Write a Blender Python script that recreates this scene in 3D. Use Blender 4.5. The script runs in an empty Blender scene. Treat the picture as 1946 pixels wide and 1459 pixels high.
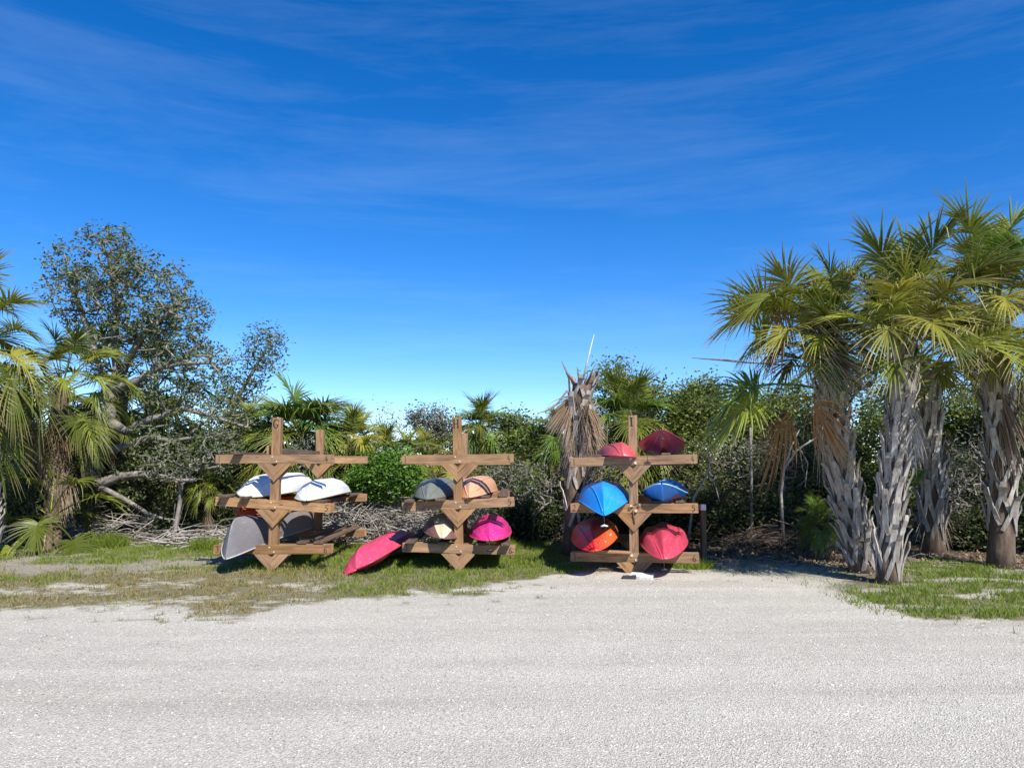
import bpy, bmesh, math, random
import numpy as np
from mathutils import Vector, Matrix, Euler

R = math.radians
scene = bpy.context.scene
COL = scene.collection

# ------------------------------------------------------------------ camera
F, CX, CY, CAMZ = 1470.0, 973.0, 729.5, 1.65
PITCH = math.atan(150.0 / F)
cam_d = bpy.data.cameras.new('camera')
cam = bpy.data.objects.new('camera', cam_d)
COL.objects.link(cam)
cam.location = (0, 0, CAMZ)
cam.rotation_euler = (R(90) + PITCH, 0, 0)
cam_d.sensor_width = 36.0
cam_d.lens = 36.0 * F / 1946.0
cam_d.clip_start = 0.1
cam_d.clip_end = 3000
scene.camera = cam

# ------------------------------------------------------------------ sky and sun
SUN_EL, SUN_AZ = 47.0, 31.0          # azimuth: degrees to the right of straight behind the camera
world = bpy.data.worlds.new('World')
scene.world = world
world.use_nodes = True
wn, wl = world.node_tree.nodes, world.node_tree.links
wn.clear()
sky = wn.new('ShaderNodeTexSky')
sky.sky_type = 'NISHITA'
sky.sun_disc = False
sky.sun_elevation = R(SUN_EL)
sky.sun_rotation = R(180.0 - SUN_AZ)
sky.altitude = 1800
sky.air_density = 1.0
sky.dust_density = 0.0
sky.ozone_density = 4.0
hs = wn.new('ShaderNodeHueSaturation')
hs.inputs['Saturation'].default_value = 1.34
hs.inputs['Hue'].default_value = 0.507
tc = wn.new('ShaderNodeTexCoord')
# thin cirrus: stretched noise over the whole dome
mp = wn.new('ShaderNodeMapping'); mp.inputs['Scale'].default_value = (1.1, 2.2, 11.0)
mp.inputs['Rotation'].default_value = (0, R(8), R(20))
nz = wn.new('ShaderNodeTexNoise'); nz.inputs['Scale'].default_value = 1.5
nz.inputs['Detail'].default_value = 12; nz.inputs['Roughness'].default_value = 0.68
nz.inputs['Distortion'].default_value = 0.35
rp = wn.new('ShaderNodeValToRGB')
rp.color_ramp.elements[0].position = 0.46; rp.color_ramp.elements[0].color = (0, 0, 0, 1)
rp.color_ramp.elements[1].position = 0.85; rp.color_ramp.elements[1].color = (0.07, 0.07, 0.07, 1)
mix = wn.new('ShaderNodeMixRGB'); mix.blend_type = 'MIX'
mix.inputs['Color2'].default_value = (6.0, 7.2, 8.2, 1)
bg = wn.new('ShaderNodeBackground'); bg.inputs['Strength'].default_value = 0.128
wo = wn.new('ShaderNodeOutputWorld')
tint = wn.new('ShaderNodeMixRGB'); tint.blend_type = 'MULTIPLY'; tint.inputs['Fac'].default_value = 1.0
tint.inputs['Color2'].default_value = (0.98, 0.98, 1.0, 1)
wl.new(sky.outputs[0], tint.inputs['Color1'])
wl.new(tint.outputs[0], hs.inputs['Color'])
wl.new(tc.outputs['Generated'], mp.inputs['Vector'])
wl.new(mp.outputs[0], nz.inputs['Vector'])
wl.new(nz.outputs['Fac'], rp.inputs['Fac'])
wl.new(rp.outputs['Color'], mix.inputs['Fac'])
wl.new(hs.outputs[0], mix.inputs['Color1'])
wl.new(mix.outputs[0], bg.inputs['Color'])
wl.new(bg.outputs[0], wo.inputs['Surface'])

sd = bpy.data.lights.new('sun', 'SUN')
sd.energy = 4.9; sd.angle = R(0.5); sd.color = (1.0, 0.95, 0.87)
sun = bpy.data.objects.new('sun', sd)
COL.objects.link(sun)
TO_SUN = Vector((math.sin(R(SUN_AZ)) * math.cos(R(SUN_EL)), -math.cos(R(SUN_AZ)) * math.cos(R(SUN_EL)), math.sin(R(SUN_EL))))
sun.rotation_euler = TO_SUN.to_track_quat('Z', 'Y').to_euler()
sun.location = TO_SUN * 40

vs = scene.view_settings
vs.view_transform = 'Standard'; vs.look = 'None'; vs.exposure = 0.58; vs.gamma = 1.0
vs.use_curve_mapping = False
scene.cycles.max_bounces = 6
scene.cycles.diffuse_bounces = 3
scene.cycles.transparent_max_bounces = 4
scene.cycles.transmission_bounces = 3

# ------------------------------------------------------------------ helpers
def P(px, py, Y):
    """world point at depth Y that stands where the photograph shows pixel (px, py)"""
    a, b = (px - CX) / F, (CY - py) / F
    dy = math.cos(PITCH) - b * math.sin(PITCH)
    dz = math.sin(PITCH) + b * math.cos(PITCH)
    t = Y / dy
    return Vector((a * t, Y, CAMZ + dz * t))

def G(px, py):
    a, b = (px - CX) / F, (CY - py) / F
    dy = math.cos(PITCH) - b * math.sin(PITCH)
    dz = math.sin(PITCH) + b * math.cos(PITCH)
    t = -CAMZ / dz
    return Vector((a * t, dy * t, 0))

def GX(px, Y):
    """ground point at depth Y under pixel column px"""
    py = CY + F * math.tan(PITCH + math.atan(CAMZ / Y))
    return G(px, py)

def smooth(a, b, x):
    t = np.clip((x - a) / (b - a), 0, 1)
    return t * t * (3 - 2 * t)

_rng0 = np.random.default_rng(5)
_tab = _rng0.random((256, 256))
def vnoise(x, y):
    x = np.asarray(x, float); y = np.asarray(y, float)
    xi = np.floor(x).astype(int); yi = np.floor(y).astype(int)
    fx = x - xi; fy = y - yi
    fx = fx * fx * (3 - 2 * fx); fy = fy * fy * (3 - 2 * fy)
    a = _tab[xi % 256, yi % 256]; b = _tab[(xi + 1) % 256, yi % 256]
    c = _tab[xi % 256, (yi + 1) % 256]; d = _tab[(xi + 1) % 256, (yi + 1) % 256]
    return (a * (1 - fx) + b * fx) * (1 - fy) + (c * (1 - fx) + d * fx) * fy
def fbm(x, y, oct=4):
    s = 0; amp = 0.5
    for i in range(oct):
        s = s + amp * vnoise(np.asarray(x) * 2 ** i + 17.3 * i, np.asarray(y) * 2 ** i + 9.1 * i)
        amp *= 0.5
    return s / (1 - 0.5 ** oct)

def gh(x, y):
    """ground height"""
    return 0.05 * (fbm(np.asarray(x) * 0.5 + 40, np.asarray(y) * 0.5 + 40, 3) - 0.5) + 0.025 * (fbm(np.asarray(x) * 2.3, np.asarray(y) * 2.3, 2) - 0.5)

def mesh_np(name, verts, faces, mat=None, smooth_shade=False, attrs=None):
    """faces: (n,3) or (n,4) int array, or list of lists"""
    me = bpy.data.meshes.new(name)
    if isinstance(faces, np.ndarray):
        n, k = faces.shape
        me.vertices.add(len(verts)); me.vertices.foreach_set('co', np.asarray(verts, np.float32).ravel())
        me.loops.add(n * k); me.loops.foreach_set('vertex_index', faces.astype(np.int32).ravel())
        me.polygons.add(n)
        me.polygons.foreach_set('loop_start', np.arange(0, n * k, k, dtype=np.int32))
        me.polygons.foreach_set('loop_total', np.full(n, k, np.int32))
        me.update(calc_edges=True)
    else:
        me.from_pydata([tuple(v) for v in verts], [], faces)
    if attrs:
        for an, (dom, typ, arr) in attrs.items():
            at = me.attributes.new(an, typ, dom)
            if typ == 'FLOAT': at.data.foreach_set('value', np.asarray(arr, np.float32).ravel())
            else: at.data.foreach_set('color', np.asarray(arr, np.float32).ravel())
    if smooth_shade:
        me.polygons.foreach_set('use_smooth', np.ones(len(me.polygons), bool))
    if mat: me.materials.append(mat)
    me.validate(); me.update()
    return me

def obj(name, me, parent=None, loc=None, rot=None, scale=None):
    o = bpy.data.objects.new(name, me)
    COL.objects.link(o)
    if parent: o.parent = parent
    if loc is not None: o.location = loc
    if rot is not None: o.rotation_euler = rot
    if scale is not None: o.scale = scale
    return o

def tag(o, label=None, cat=None, group=None, kind=None):
    if label: o['label'] = label
    if cat: o['category'] = cat
    if group: o['group'] = group
    if kind: o['kind'] = kind
    return o

def empty(name, loc, rz=0.0, label=None, cat=None, group=None):
    o = obj(name, None, None, loc, (0, 0, rz))
    o.empty_display_size = 0.2
    return tag(o, label, cat, group)

# tubes ---------------------------------------------------------------
def tube_edges(A, B, ra, rb, sides=5):
    """frusta for many edges at once -> verts, quads"""
    A = np.asarray(A, float); B = np.asarray(B, float)
    n = len(A)
    d = B - A
    L = np.linalg.norm(d, axis=1, keepdims=True); L[L == 0] = 1e-6
    d = d / L
    ref = np.where(np.abs(d[:, 2:3]) > 0.9, np.array([[1.0, 0, 0]]), np.array([[0, 0, 1.0]]))
    u = np.cross(d, ref); u /= np.linalg.norm(u, axis=1, keepdims=True)
    v = np.cross(d, u)
    an = np.arange(sides) * 2 * math.pi / sides
    ring = u[:, None, :] * np.cos(an)[None, :, None] + v[:, None, :] * np.sin(an)[None, :, None]
    va = A[:, None, :] + ring * np.asarray(ra)[:, None, None]
    vb = B[:, None, :] + ring * np.asarray(rb)[:, None, None]
    verts = np.concatenate([va, vb], axis=1).reshape(-1, 3)
    k = np.arange(sides); k2 = (k + 1) % sides
    q = np.stack([k, k2, k2 + sides, k + sides], axis=1)
    faces = (q[None] + (np.arange(n) * 2 * sides)[:, None, None]).reshape(-1, 4)
    return verts, faces

def polytube(pts, radii, sides=8, cap=True):
    """one smooth tube along a polyline -> verts list, faces list"""
    pts = [Vector(p) for p in pts]
    verts, faces = [], []
    prev_u = None
    for i, p in enumerate(pts):
        d = (pts[min(i + 1, len(pts) - 1)] - pts[max(i - 1, 0)]).normalized()
        if prev_u is None:
            ref = Vector((1, 0, 0)) if abs(d.z) > 0.9 else Vector((0, 0, 1))
            u = d.cross(ref).normalized()
        else:
            u = (prev_u - d * prev_u.dot(d)).normalized()
        prev_u = u
        w = d.cross(u)
        for k in range(sides):
            a = 2 * math.pi * k / sides
            verts.append(p + (u * math.cos(a) + w * math.sin(a)) * radii[i])
    n = len(pts)
    for i in range(n - 1):
        for k in range(sides):
            k2 = (k + 1) % sides
            faces.append([i * sides + k, i * sides + k2, (i + 1) * sides + k2, (i + 1) * sides + k])
    if cap:
        faces.append(list(range(sides))[::-1])
        faces.append([(n - 1) * sides + k for k in range(sides)])
    return verts, faces

class MB:
    def __init__(s): s.v = []; s.f = []
    def add(s, v, f):
        o = len(s.v); s.v += [tuple(p) for p in v]; s.f += [[i + o for i in q] for q in f]; return s
    def box(s, x0, x1, y0, y1, z0, z1):
        return s.add([(x0, y0, z0), (x1, y0, z0), (x1, y1, z0), (x0, y1, z0), (x0, y0, z1), (x1, y0, z1), (x1, y1, z1), (x0, y1, z1)],
                     [[3, 2, 1, 0], [4, 5, 6, 7], [0, 1, 5, 4], [1, 2, 6, 5], [2, 3, 7, 6], [3, 0, 4, 7]])
    def tube(s, pts, r, sides=6):
        if not isinstance(r, (list, tuple)): r = [r] * len(pts)
        return s.add(*polytube(pts, r, sides))
    def mesh(s, name, mat, smooth_shade=False, bevel=0):
        me = mesh_np(name, s.v, s.f, mat, smooth_shade)
        if bevel:
            bm = bmesh.new(); bm.from_mesh(me)
            bmesh.ops.bevel(bm, geom=list(bm.edges), offset=bevel, segments=1, affect='EDGES', profile=0.5)
            bm.to_mesh(me); bm.free()
        return me

# ------------------------------------------------------------------ materials
def new_mat(name):
    m = bpy.data.materials.new(name); m.use_nodes = True
    nt = m.node_tree
    b = nt.nodes['Principled BSDF']
    return m, nt, b
def node(nt, typ, **kw):
    n = nt.nodes.new(typ)
    for k, v in kw.items():
        if k in n.inputs: n.inputs[k].default_value = v
        else: setattr(n, k, v)
    return n
def ramp(nt, stops):
    n = nt.nodes.new('ShaderNodeValToRGB')
    e = n.color_ramp.elements
    while len(e) < len(stops): e.new(0.5)
    for i, (p, c) in enumerate(stops):
        e[i].position = p; e[i].color = (*c, 1) if len(c) == 3 else c
    return n

def mat_wood(name, c0, c1, c2, rough=0.8):
    """weathered timber; grain runs along the board's own X axis"""
    m, nt, b = new_mat(name)
    tc = node(nt, 'ShaderNodeTexCoord'); oi = node(nt, 'ShaderNodeObjectInfo')
    off = node(nt, 'ShaderNodeVectorMath', operation='SCALE'); off.inputs['Scale'].default_value = 1.0
    comb = node(nt, 'ShaderNodeCombineXYZ')
    mul = node(nt, 'ShaderNodeMath', operation='MULTIPLY'); mul.inputs[1].default_value = 37.0
    nt.links.new(oi.outputs['Random'], mul.inputs[0])
    for i in range(3): nt.links.new(mul.outputs[0], comb.inputs[i])
    add = node(nt, 'ShaderNodeVectorMath', operation='ADD')
    nt.links.new(tc.outputs['Object'], add.inputs[0]); nt.links.new(comb.outputs[0], add.inputs[1])
    mp = node(nt, 'ShaderNodeMapping'); mp.inputs['Scale'].default_value = (1.6, 22, 22)
    nt.links.new(add.outputs[0], mp.inputs['Vector'])
    n1 = node(nt, 'ShaderNodeTexNoise', Scale=1.0, Detail=6.0, Roughness=0.6, Distortion=1.3)
    nt.links.new(mp.outputs[0], n1.inputs['Vector'])
    rp = ramp(nt, [(0.28, c0), (0.5, c1), (0.75, c2)])
    nt.links.new(n1.outputs['Fac'], rp.inputs['Fac'])
    n2 = node(nt, 'ShaderNodeTexNoise', Scale=3.0, Detail=4.0, Roughness=0.6)
    nt.links.new(add.outputs[0], n2.inputs['Vector'])
    # knots
    vo = node(nt, 'ShaderNodeTexVoronoi', Scale=3.2)
    mp2 = node(nt, 'ShaderNodeMapping'); mp2.inputs['Scale'].default_value = (0.8, 2.2, 2.2)
    nt.links.new(add.outputs[0], mp2.inputs['Vector']); nt.links.new(mp2.outputs[0], vo.inputs['Vector'])
    kr = ramp(nt, [(0.05, (0.35, 0.25, 0.2)), (0.11, (1, 1, 1))])
    nt.links.new(vo.outputs['Distance'], kr.inputs['Fac'])
    mx = node(nt, 'ShaderNodeMixRGB', blend_type='MULTIPLY', Fac=0.85)
    nt.links.new(rp.outputs[0], mx.inputs['Color1']); nt.links.new(kr.outputs[0], mx.inputs['Color2'])
    r2 = ramp(nt, [(0.3, (0.72, 0.70, 0.68)), (0.7, (1.12, 1.1, 1.08))])
    nt.links.new(n2.outputs['Fac'], r2.inputs['Fac'])
    mx2 = node(nt, 'ShaderNodeMixRGB', blend_type='MULTIPLY', Fac=1.0)
    nt.links.new(mx.outputs[0], mx2.inputs['Color1']); nt.links.new(r2.outputs[0], mx2.inputs['Color2'])
    hv = node(nt, 'ShaderNodeHueSaturation')
    rs = ramp(nt, [(0.0, (0.90,) * 3), (1.0, (1.08,) * 3)]); nt.links.new(oi.outputs['Random'], rs.inputs['Fac']); nt.links.new(rs.outputs[0], hv.inputs['Saturation'])
    rv = node(nt, 'ShaderNodeMath', operation='FRACT'); m7 = node(nt, 'ShaderNodeMath', operation='MULTIPLY'); m7.inputs[1].default_value = 7.31
    nt.links.new(oi.outputs['Random'], m7.inputs[0]); nt.links.new(m7.outputs[0], rv.inputs[0])
    mv = node(nt, 'ShaderNodeMapRange'); mv.inputs['To Min'].default_value = 0.86; mv.inputs['To Max'].default_value = 1.18
    nt.links.new(rv.outputs[0], mv.inputs['Value']); nt.links.new(mv.outputs[0], hv.inputs['Value'])
    nt.links.new(mx2.outputs[0], hv.inputs['Color'])
    nt.links.new(hv.outputs[0], b.inputs['Base Color'])
    b.inputs['Roughness'].default_value = rough
    bp = node(nt, 'ShaderNodeBump', Strength=0.35, Distance=0.004)
    nt.links.new(n1.outputs['Fac'], bp.inputs['Height']); nt.links.new(bp.outputs[0], b.inputs['Normal'])
    return m

def mat_noise(name, stops, scale=8.0, rough=0.85, bump=0.4, dist=0.01, stretch=(1, 1, 1), coord='Object', detail=6.0, rnd=0.0):
    m, nt, b = new_mat(name)
    tc = node(nt, 'ShaderNodeTexCoord')
    mp = node(nt, 'ShaderNodeMapping'); mp.inputs['Scale'].default_value = stretch
    nt.links.new(tc.outputs[coord], mp.inputs['Vector'])
    n1 = node(nt, 'ShaderNodeTexNoise', Scale=scale, Detail=detail, Roughness=0.65)
    nt.links.new(mp.outputs[0], n1.inputs['Vector'])
    rp = ramp(nt, stops); nt.links.new(n1.outputs['Fac'], rp.inputs['Fac'])
    out = rp.outputs[0]
    if rnd:
        oi = node(nt, 'ShaderNodeObjectInfo')
        r2 = ramp(nt, [(0, (1 - rnd,) * 3), (1, (1 + rnd,) * 3)])
        nt.links.new(oi.outputs['Random'], r2.inputs['Fac'])
        mx = node(nt, 'ShaderNodeMixRGB', blend_type='MULTIPLY', Fac=1.0)
        nt.links.new(out, mx.inputs['Color1']); nt.links.new(r2.outputs[0], mx.inputs['Color2']); out = mx.outputs[0]
    nt.links.new(out, b.inputs['Base Color'])
    b.inputs['Roughness'].default_value = rough
    if bump:
        bp = node(nt, 'ShaderNodeBump', Strength=bump, Distance=dist)
        nt.links.new(n1.outputs['Fac'], bp.inputs['Height']); nt.links.new(bp.outputs[0], b.inputs['Normal'])
    return m

def mat_leaf(name, base, var=0.35, tip=None, transl=0.25, rough=0.5, attr='tl', hue_obj=0.0):
    """leaf: colour varies leaf by leaf (attribute 'rnd') or object by object, tip colour along 'tl'"""
    m, nt, b = new_mat(name)
    out = None
    lo = tuple(c * (1 - var) for c in base); hi = tuple(c * (1 + var) for c in base)
    hi = (hi[0] * 1.12, hi[1] * 1.03, hi[2] * 0.85)
    if hue_obj:
        oi = node(nt, 'ShaderNodeObjectInfo'); src = oi.outputs['Random']
    else:
        at = node(nt, 'ShaderNodeAttribute', attribute_name='rnd'); src = at.outputs['Fac']
    rp = ramp(nt, [(0.0, lo), (1.0, hi)]); nt.links.new(src, rp.inputs['Fac']); out = rp.outputs[0]
    if tip:
        at2 = node(nt, 'ShaderNodeAttribute', attribute_name='tl')
        r2 = ramp(nt, [(0.62, (0, 0, 0)), (1.0, (1, 1, 1))]); nt.links.new(at2.outputs['Fac'], r2.inputs['Fac'])
        mx = node(nt, 'ShaderNodeMixRGB'); mx.inputs['Color2'].default_value = (*tip, 1)
        nt.links.new(r2.outputs[0], mx.inputs['Fac']); nt.links.new(out, mx.inputs['Color1']); out = mx.outputs[0]
    nt.links.new(out, b.inputs['Base Color'])
    b.inputs['Roughness'].default_value = rough
    b.inputs['Specular IOR Level'].default_value = 0.35
    if transl:
        tr = node(nt, 'ShaderNodeBsdfTranslucent')
        g = node(nt, 'ShaderNodeGamma'); g.inputs['Gamma'].default_value = 0.9
        nt.links.new(out, g.inputs['Color']); nt.links.new(g.outputs[0], tr.inputs['Color'])
        ms = node(nt, 'ShaderNodeMixShader'); ms.inputs['Fac'].default_value = transl
        nt.links.new(b.outputs[0], ms.inputs[1]); nt.links.new(tr.outputs[0], ms.inputs[2])
        nt.links.new(ms.outputs[0], nt.nodes['Material Output'].inputs['Surface'])
    return m

def mat_plastic(name, col, rough=0.38, fade=0.12, col2=None, axis=0, lo=-0.2, hi=0.2):
    m, nt, b = new_mat(name)
    tc = node(nt, 'ShaderNodeTexCoord')
    n1 = node(nt, 'ShaderNodeTexNoise', Scale=3.0, Detail=6.0, Roughness=0.7)
    nt.links.new(tc.outputs['Object'], n1.inputs['Vector'])
    base = None
    if col2:
        sx = node(nt, 'ShaderNodeSeparateXYZ'); nt.links.new(tc.outputs['Object'], sx.inputs[0])
        mr = node(nt, 'ShaderNodeMapRange'); mr.inputs['From Min'].default_value = lo; mr.inputs['From Max'].default_value = hi
        ad = node(nt, 'ShaderNodeMath', operation='MULTIPLY_ADD'); ad.inputs[1].default_value = 0.35
        nt.links.new(n1.outputs['Fac'], ad.inputs[0]); nt.links.new(sx.outputs[axis], ad.inputs[2])
        nt.links.new(ad.outputs[0], mr.inputs['Value'])
        mxc = node(nt, 'ShaderNodeMixRGB'); mxc.inputs['Color1'].default_value = (*col, 1); mxc.inputs['Color2'].default_value = (*col2, 1)
        nt.links.new(mr.outputs[0], mxc.inputs['Fac']); base = mxc.outputs[0]
    hi_c = tuple(min(1, c * (1 + fade) + fade * 0.06) for c in (1, 1, 1))
    r = ramp(nt, [(0.3, (1 - fade,) * 3), (0.7, (1 + fade * 0.6,) * 3)])
    nt.links.new(n1.outputs['Fac'], r.inputs['Fac'])
    mx = node(nt, 'ShaderNodeMixRGB', blend_type='MULTIPLY', Fac=1.0)
    if base: nt.links.new(base, mx.inputs['Color1'])
    else: mx.inputs['Color1'].default_value = (*col, 1)
    nt.links.new(r.outputs[0], mx.inputs['Color2'])
    # scuffs along the length
    mp = node(nt, 'ShaderNodeMapping'); mp.inputs['Scale'].default_value = (38, 3, 38)
    nt.links.new(tc.outputs['Object'], mp.inputs['Vector'])
    n2 = node(nt, 'ShaderNodeTexNoise', Scale=1.0, Detail=5.0, Roughness=0.7)
    nt.links.new(mp.outputs[0], n2.inputs['Vector'])
    r3 = ramp(nt, [(0.56, (0, 0, 0)), (0.76, (0.38, 0.38, 0.38))]); nt.links.new(n2.outputs['Fac'], r3.inputs['Fac'])
    mx3 = node(nt, 'ShaderNodeMixRGB'); mx3.inputs['Color2'].default_value = (0.55, 0.52, 0.48, 1)
    nt.links.new(r3.outputs[0], mx3.inputs['Fac']); nt.links.new(mx.outputs[0], mx3.inputs['Color1'])
    n5 = node(nt, 'ShaderNodeTexNoise', Scale=5.5, Detail=8.0, Roughness=0.75, Distortion=0.5); nt.links.new(tc.outputs['Object'], n5.inputs['Vector'])
    r5 = ramp(nt, [(0.52, (0, 0, 0)), (0.72, (0.38, 0.38, 0.38))]); nt.links.new(n5.outputs['Fac'], r5.inputs['Fac'])
    mx5 = node(nt, 'ShaderNodeMixRGB'); mx5.inputs['Color2'].default_value = (0.20, 0.165, 0.12, 1)
    nt.links.new(r5.outputs[0], mx5.inputs['Fac']); nt.links.new(mx3.outputs[0], mx5.inputs['Color1'])
    nt.links.new(mx5.outputs[0], b.inputs['Base Color'])
    rr = ramp(nt, [(0.3, (rough - 0.08,) * 3), (0.7, (rough + 0.15,) * 3)]); nt.links.new(n1.outputs['Fac'], rr.inputs['Fac'])
    nt.links.new(rr.outputs[0], b.inputs['Roughness'])
    return m

def mat_plain(name, col, rough=0.6, metal=0.0):
    return mat_noise(name, [(0.3, tuple(c * 0.8 for c in col)), (0.7, tuple(min(1, c * 1.15) for c in col))], scale=14, rough=rough, bump=0.1)

M = {}
M['wood'] = mat_wood('timber', (0.13, 0.066, 0.028), (0.30, 0.170, 0.078), (0.41, 0.255, 0.13))
M['wood_dark'] = mat_wood('weathered_timber', (0.05, 0.032, 0.022), (0.11, 0.072, 0.048), (0.20, 0.14, 0.10), 0.9)
M['paint_black'] = mat_plain('routed_black', (0.012, 0.010, 0.009), 0.7)
M['bolt'] = mat_plain('bolt_steel', (0.55, 0.48, 0.36), 0.4)
M['rust'] = mat_plain('rusty_chain', (0.12, 0.07, 0.045), 0.7)
M['boot'] = mat_noise('leaf_base', [(0.3, (0.12, 0.098, 0.075)), (0.5, (0.31, 0.275, 0.232)), (0.72, (0.48, 0.445, 0.395))], 14, 0.95, 0.8, 0.015, (1, 1, 0.22), rnd=0.42)
M['ptrunk'] = mat_noise('palm_trunk', [(0.3, (0.045, 0.03, 0.022)), (0.55, (0.13, 0.09, 0.06)), (0.75, (0.24, 0.185, 0.135))], 9, 0.95, 0.7, 0.03, (1, 1, 0.3))
M['bark'] = mat_noise('grey_bark', [(0.3, (0.10, 0.088, 0.074)), (0.5, (0.22, 0.198, 0.172)), (0.75, (0.35, 0.325, 0.285))], 7, 0.95, 0.6, 0.02)
M['bark_dk'] = mat_noise('brown_bark', [(0.3, (0.06, 0.045, 0.035)), (0.55, (0.14, 0.11, 0.085)), (0.75, (0.25, 0.21, 0.17))], 8, 0.95, 0.6, 0.02)
M['stick'] = mat_noise('bleached_stick', [(0.3, (0.17, 0.145, 0.12)), (0.5, (0.34, 0.31, 0.27)), (0.75, (0.50, 0.46, 0.41))], 5, 0.95, 0.3)
M['stick_br'] = mat_noise('brown_stick', [(0.3, (0.09, 0.06, 0.04)), (0.55, (0.19, 0.14, 0.10)), (0.75, (0.30, 0.24, 0.18))], 5, 0.95, 0.3)
M['frond'] = mat_leaf('palm_frond', (0.170, 0.212, 0.030), 0.45, tip=(0.30, 0.27, 0.10), transl=0.28, rough=0.42, hue_obj=1)
M['frond_y'] = mat_leaf('yellowing_frond', (0.26, 0.262, 0.045), 0.25, tip=(0.46, 0.37, 0.20), transl=0.28, rough=0.45, hue_obj=1)
M['frond_b'] = mat_leaf('bright_frond', (0.115, 0.205, 0.03), 0.28, tip=(0.22, 0.26, 0.07), transl=0.3, rough=0.42, hue_obj=1)
M['dead'] = mat_leaf('dead_frond', (0.235, 0.175, 0.118), 0.4, tip=(0.42, 0.34, 0.25), transl=0.12, rough=0.8, hue_obj=1)
M['dead_or'] = mat_leaf('orange_dead_frond', (0.36, 0.20, 0.075), 0.3, tip=(0.45, 0.30, 0.14), transl=0.15, rough=0.75, hue_obj=1)
M['dead_gr'] = mat_leaf('grey_dead_frond', (0.36, 0.325, 0.28), 0.3, tip=(0.50, 0.46, 0.40), transl=0.08, rough=0.85, hue_obj=1)
M['leaf_ol'] = mat_leaf('olive_leaf', (0.088, 0.122, 0.045), 0.5, transl=0.22)
M['leaf_gr'] = mat_leaf('green_leaf', (0.118, 0.162, 0.034), 0.5, transl=0.28)
M['leaf_br'] = mat_leaf('bright_leaf', (0.095, 0.205, 0.028), 0.42, transl=0.3)
M['leaf_dk'] = mat_leaf('dark_leaf', (0.055, 0.078, 0.028), 0.5, transl=0.2)  # dark green; on some shrubs it puts thicket shade into the leaf colour
M['leaf_gy'] = mat_leaf('greyish_leaf', (0.13, 0.135, 0.105), 0.45, transl=0.2)
M['grass'] = mat_leaf('grass_blade', (0.155, 0.225, 0.026), 0.4, transl=0.3, rough=0.6)
M['drygrass'] = mat_leaf('dry_grass_blade', (0.23, 0.20, 0.085), 0.35, transl=0.2, rough=0.75)
M['concrete'] = mat_noise('concrete', [(0.3, (0.42, 0.41, 0.39)), (0.7, (0.68, 0.67, 0.64))], 12, 0.9, 0.4)
M['black_rubber'] = mat_plain('dark_slab', (0.035, 0.035, 0.037), 0.8)
M['white_paint'] = mat_plain('white_paint', (0.72, 0.72, 0.70), 0.6)

# ------------------------------------------------------------------ ground
edge_px = [(-400, 1195), (0, 1176), (100, 1163), (250, 1156), (400, 1166), (480, 1163), (560, 1150), (640, 1140), (760, 1136), (900, 1126), (1000, 1110),
           (1050, 1093), (1090, 1083), (1205, 1083), (1300, 1092), (1420, 1098), (1560, 1112), (1625, 1130), (1650, 1165), (1760, 1178), (1946, 1188), (2400, 1205)]
_e = [G(*p) for p in edge_px]
EX = np.array([p.x for p in _e]); EY = np.array([p.y for p in _e])
def edge_y(x): return np.interp(x, EX, EY)
lit_px = [(-400, 1050), (0, 1044), (150, 1036), (300, 1026), (420, 1022), (560, 1020), (700, 1014), (900, 1016), (1020, 1026), (1060, 1040), (1330, 1060), (1500, 1074), (1640, 1085), (1720, 1080), (1800, 1066), (1880, 1078), (1946, 1086), (2400, 1100)]
_l = [G(*p) for p in lit_px]
LX = np.array([p.x for p in _l]); LY = np.array([p.y for p in _l])
def lit_y(x): return np.interp(x, LX, LY)

def pxof(x, y):
    """pixel column / row of ground points (for laying the lawn out like the photograph's map)"""
    d = np.asarray(y) * math.cos(PITCH) - CAMZ * math.sin(PITCH)
    u = -CAMZ * math.cos(PITCH) - np.asarray(y) * math.sin(PITCH)
    return CX + F * np.asarray(x) / d, CY - F * u / d

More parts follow.
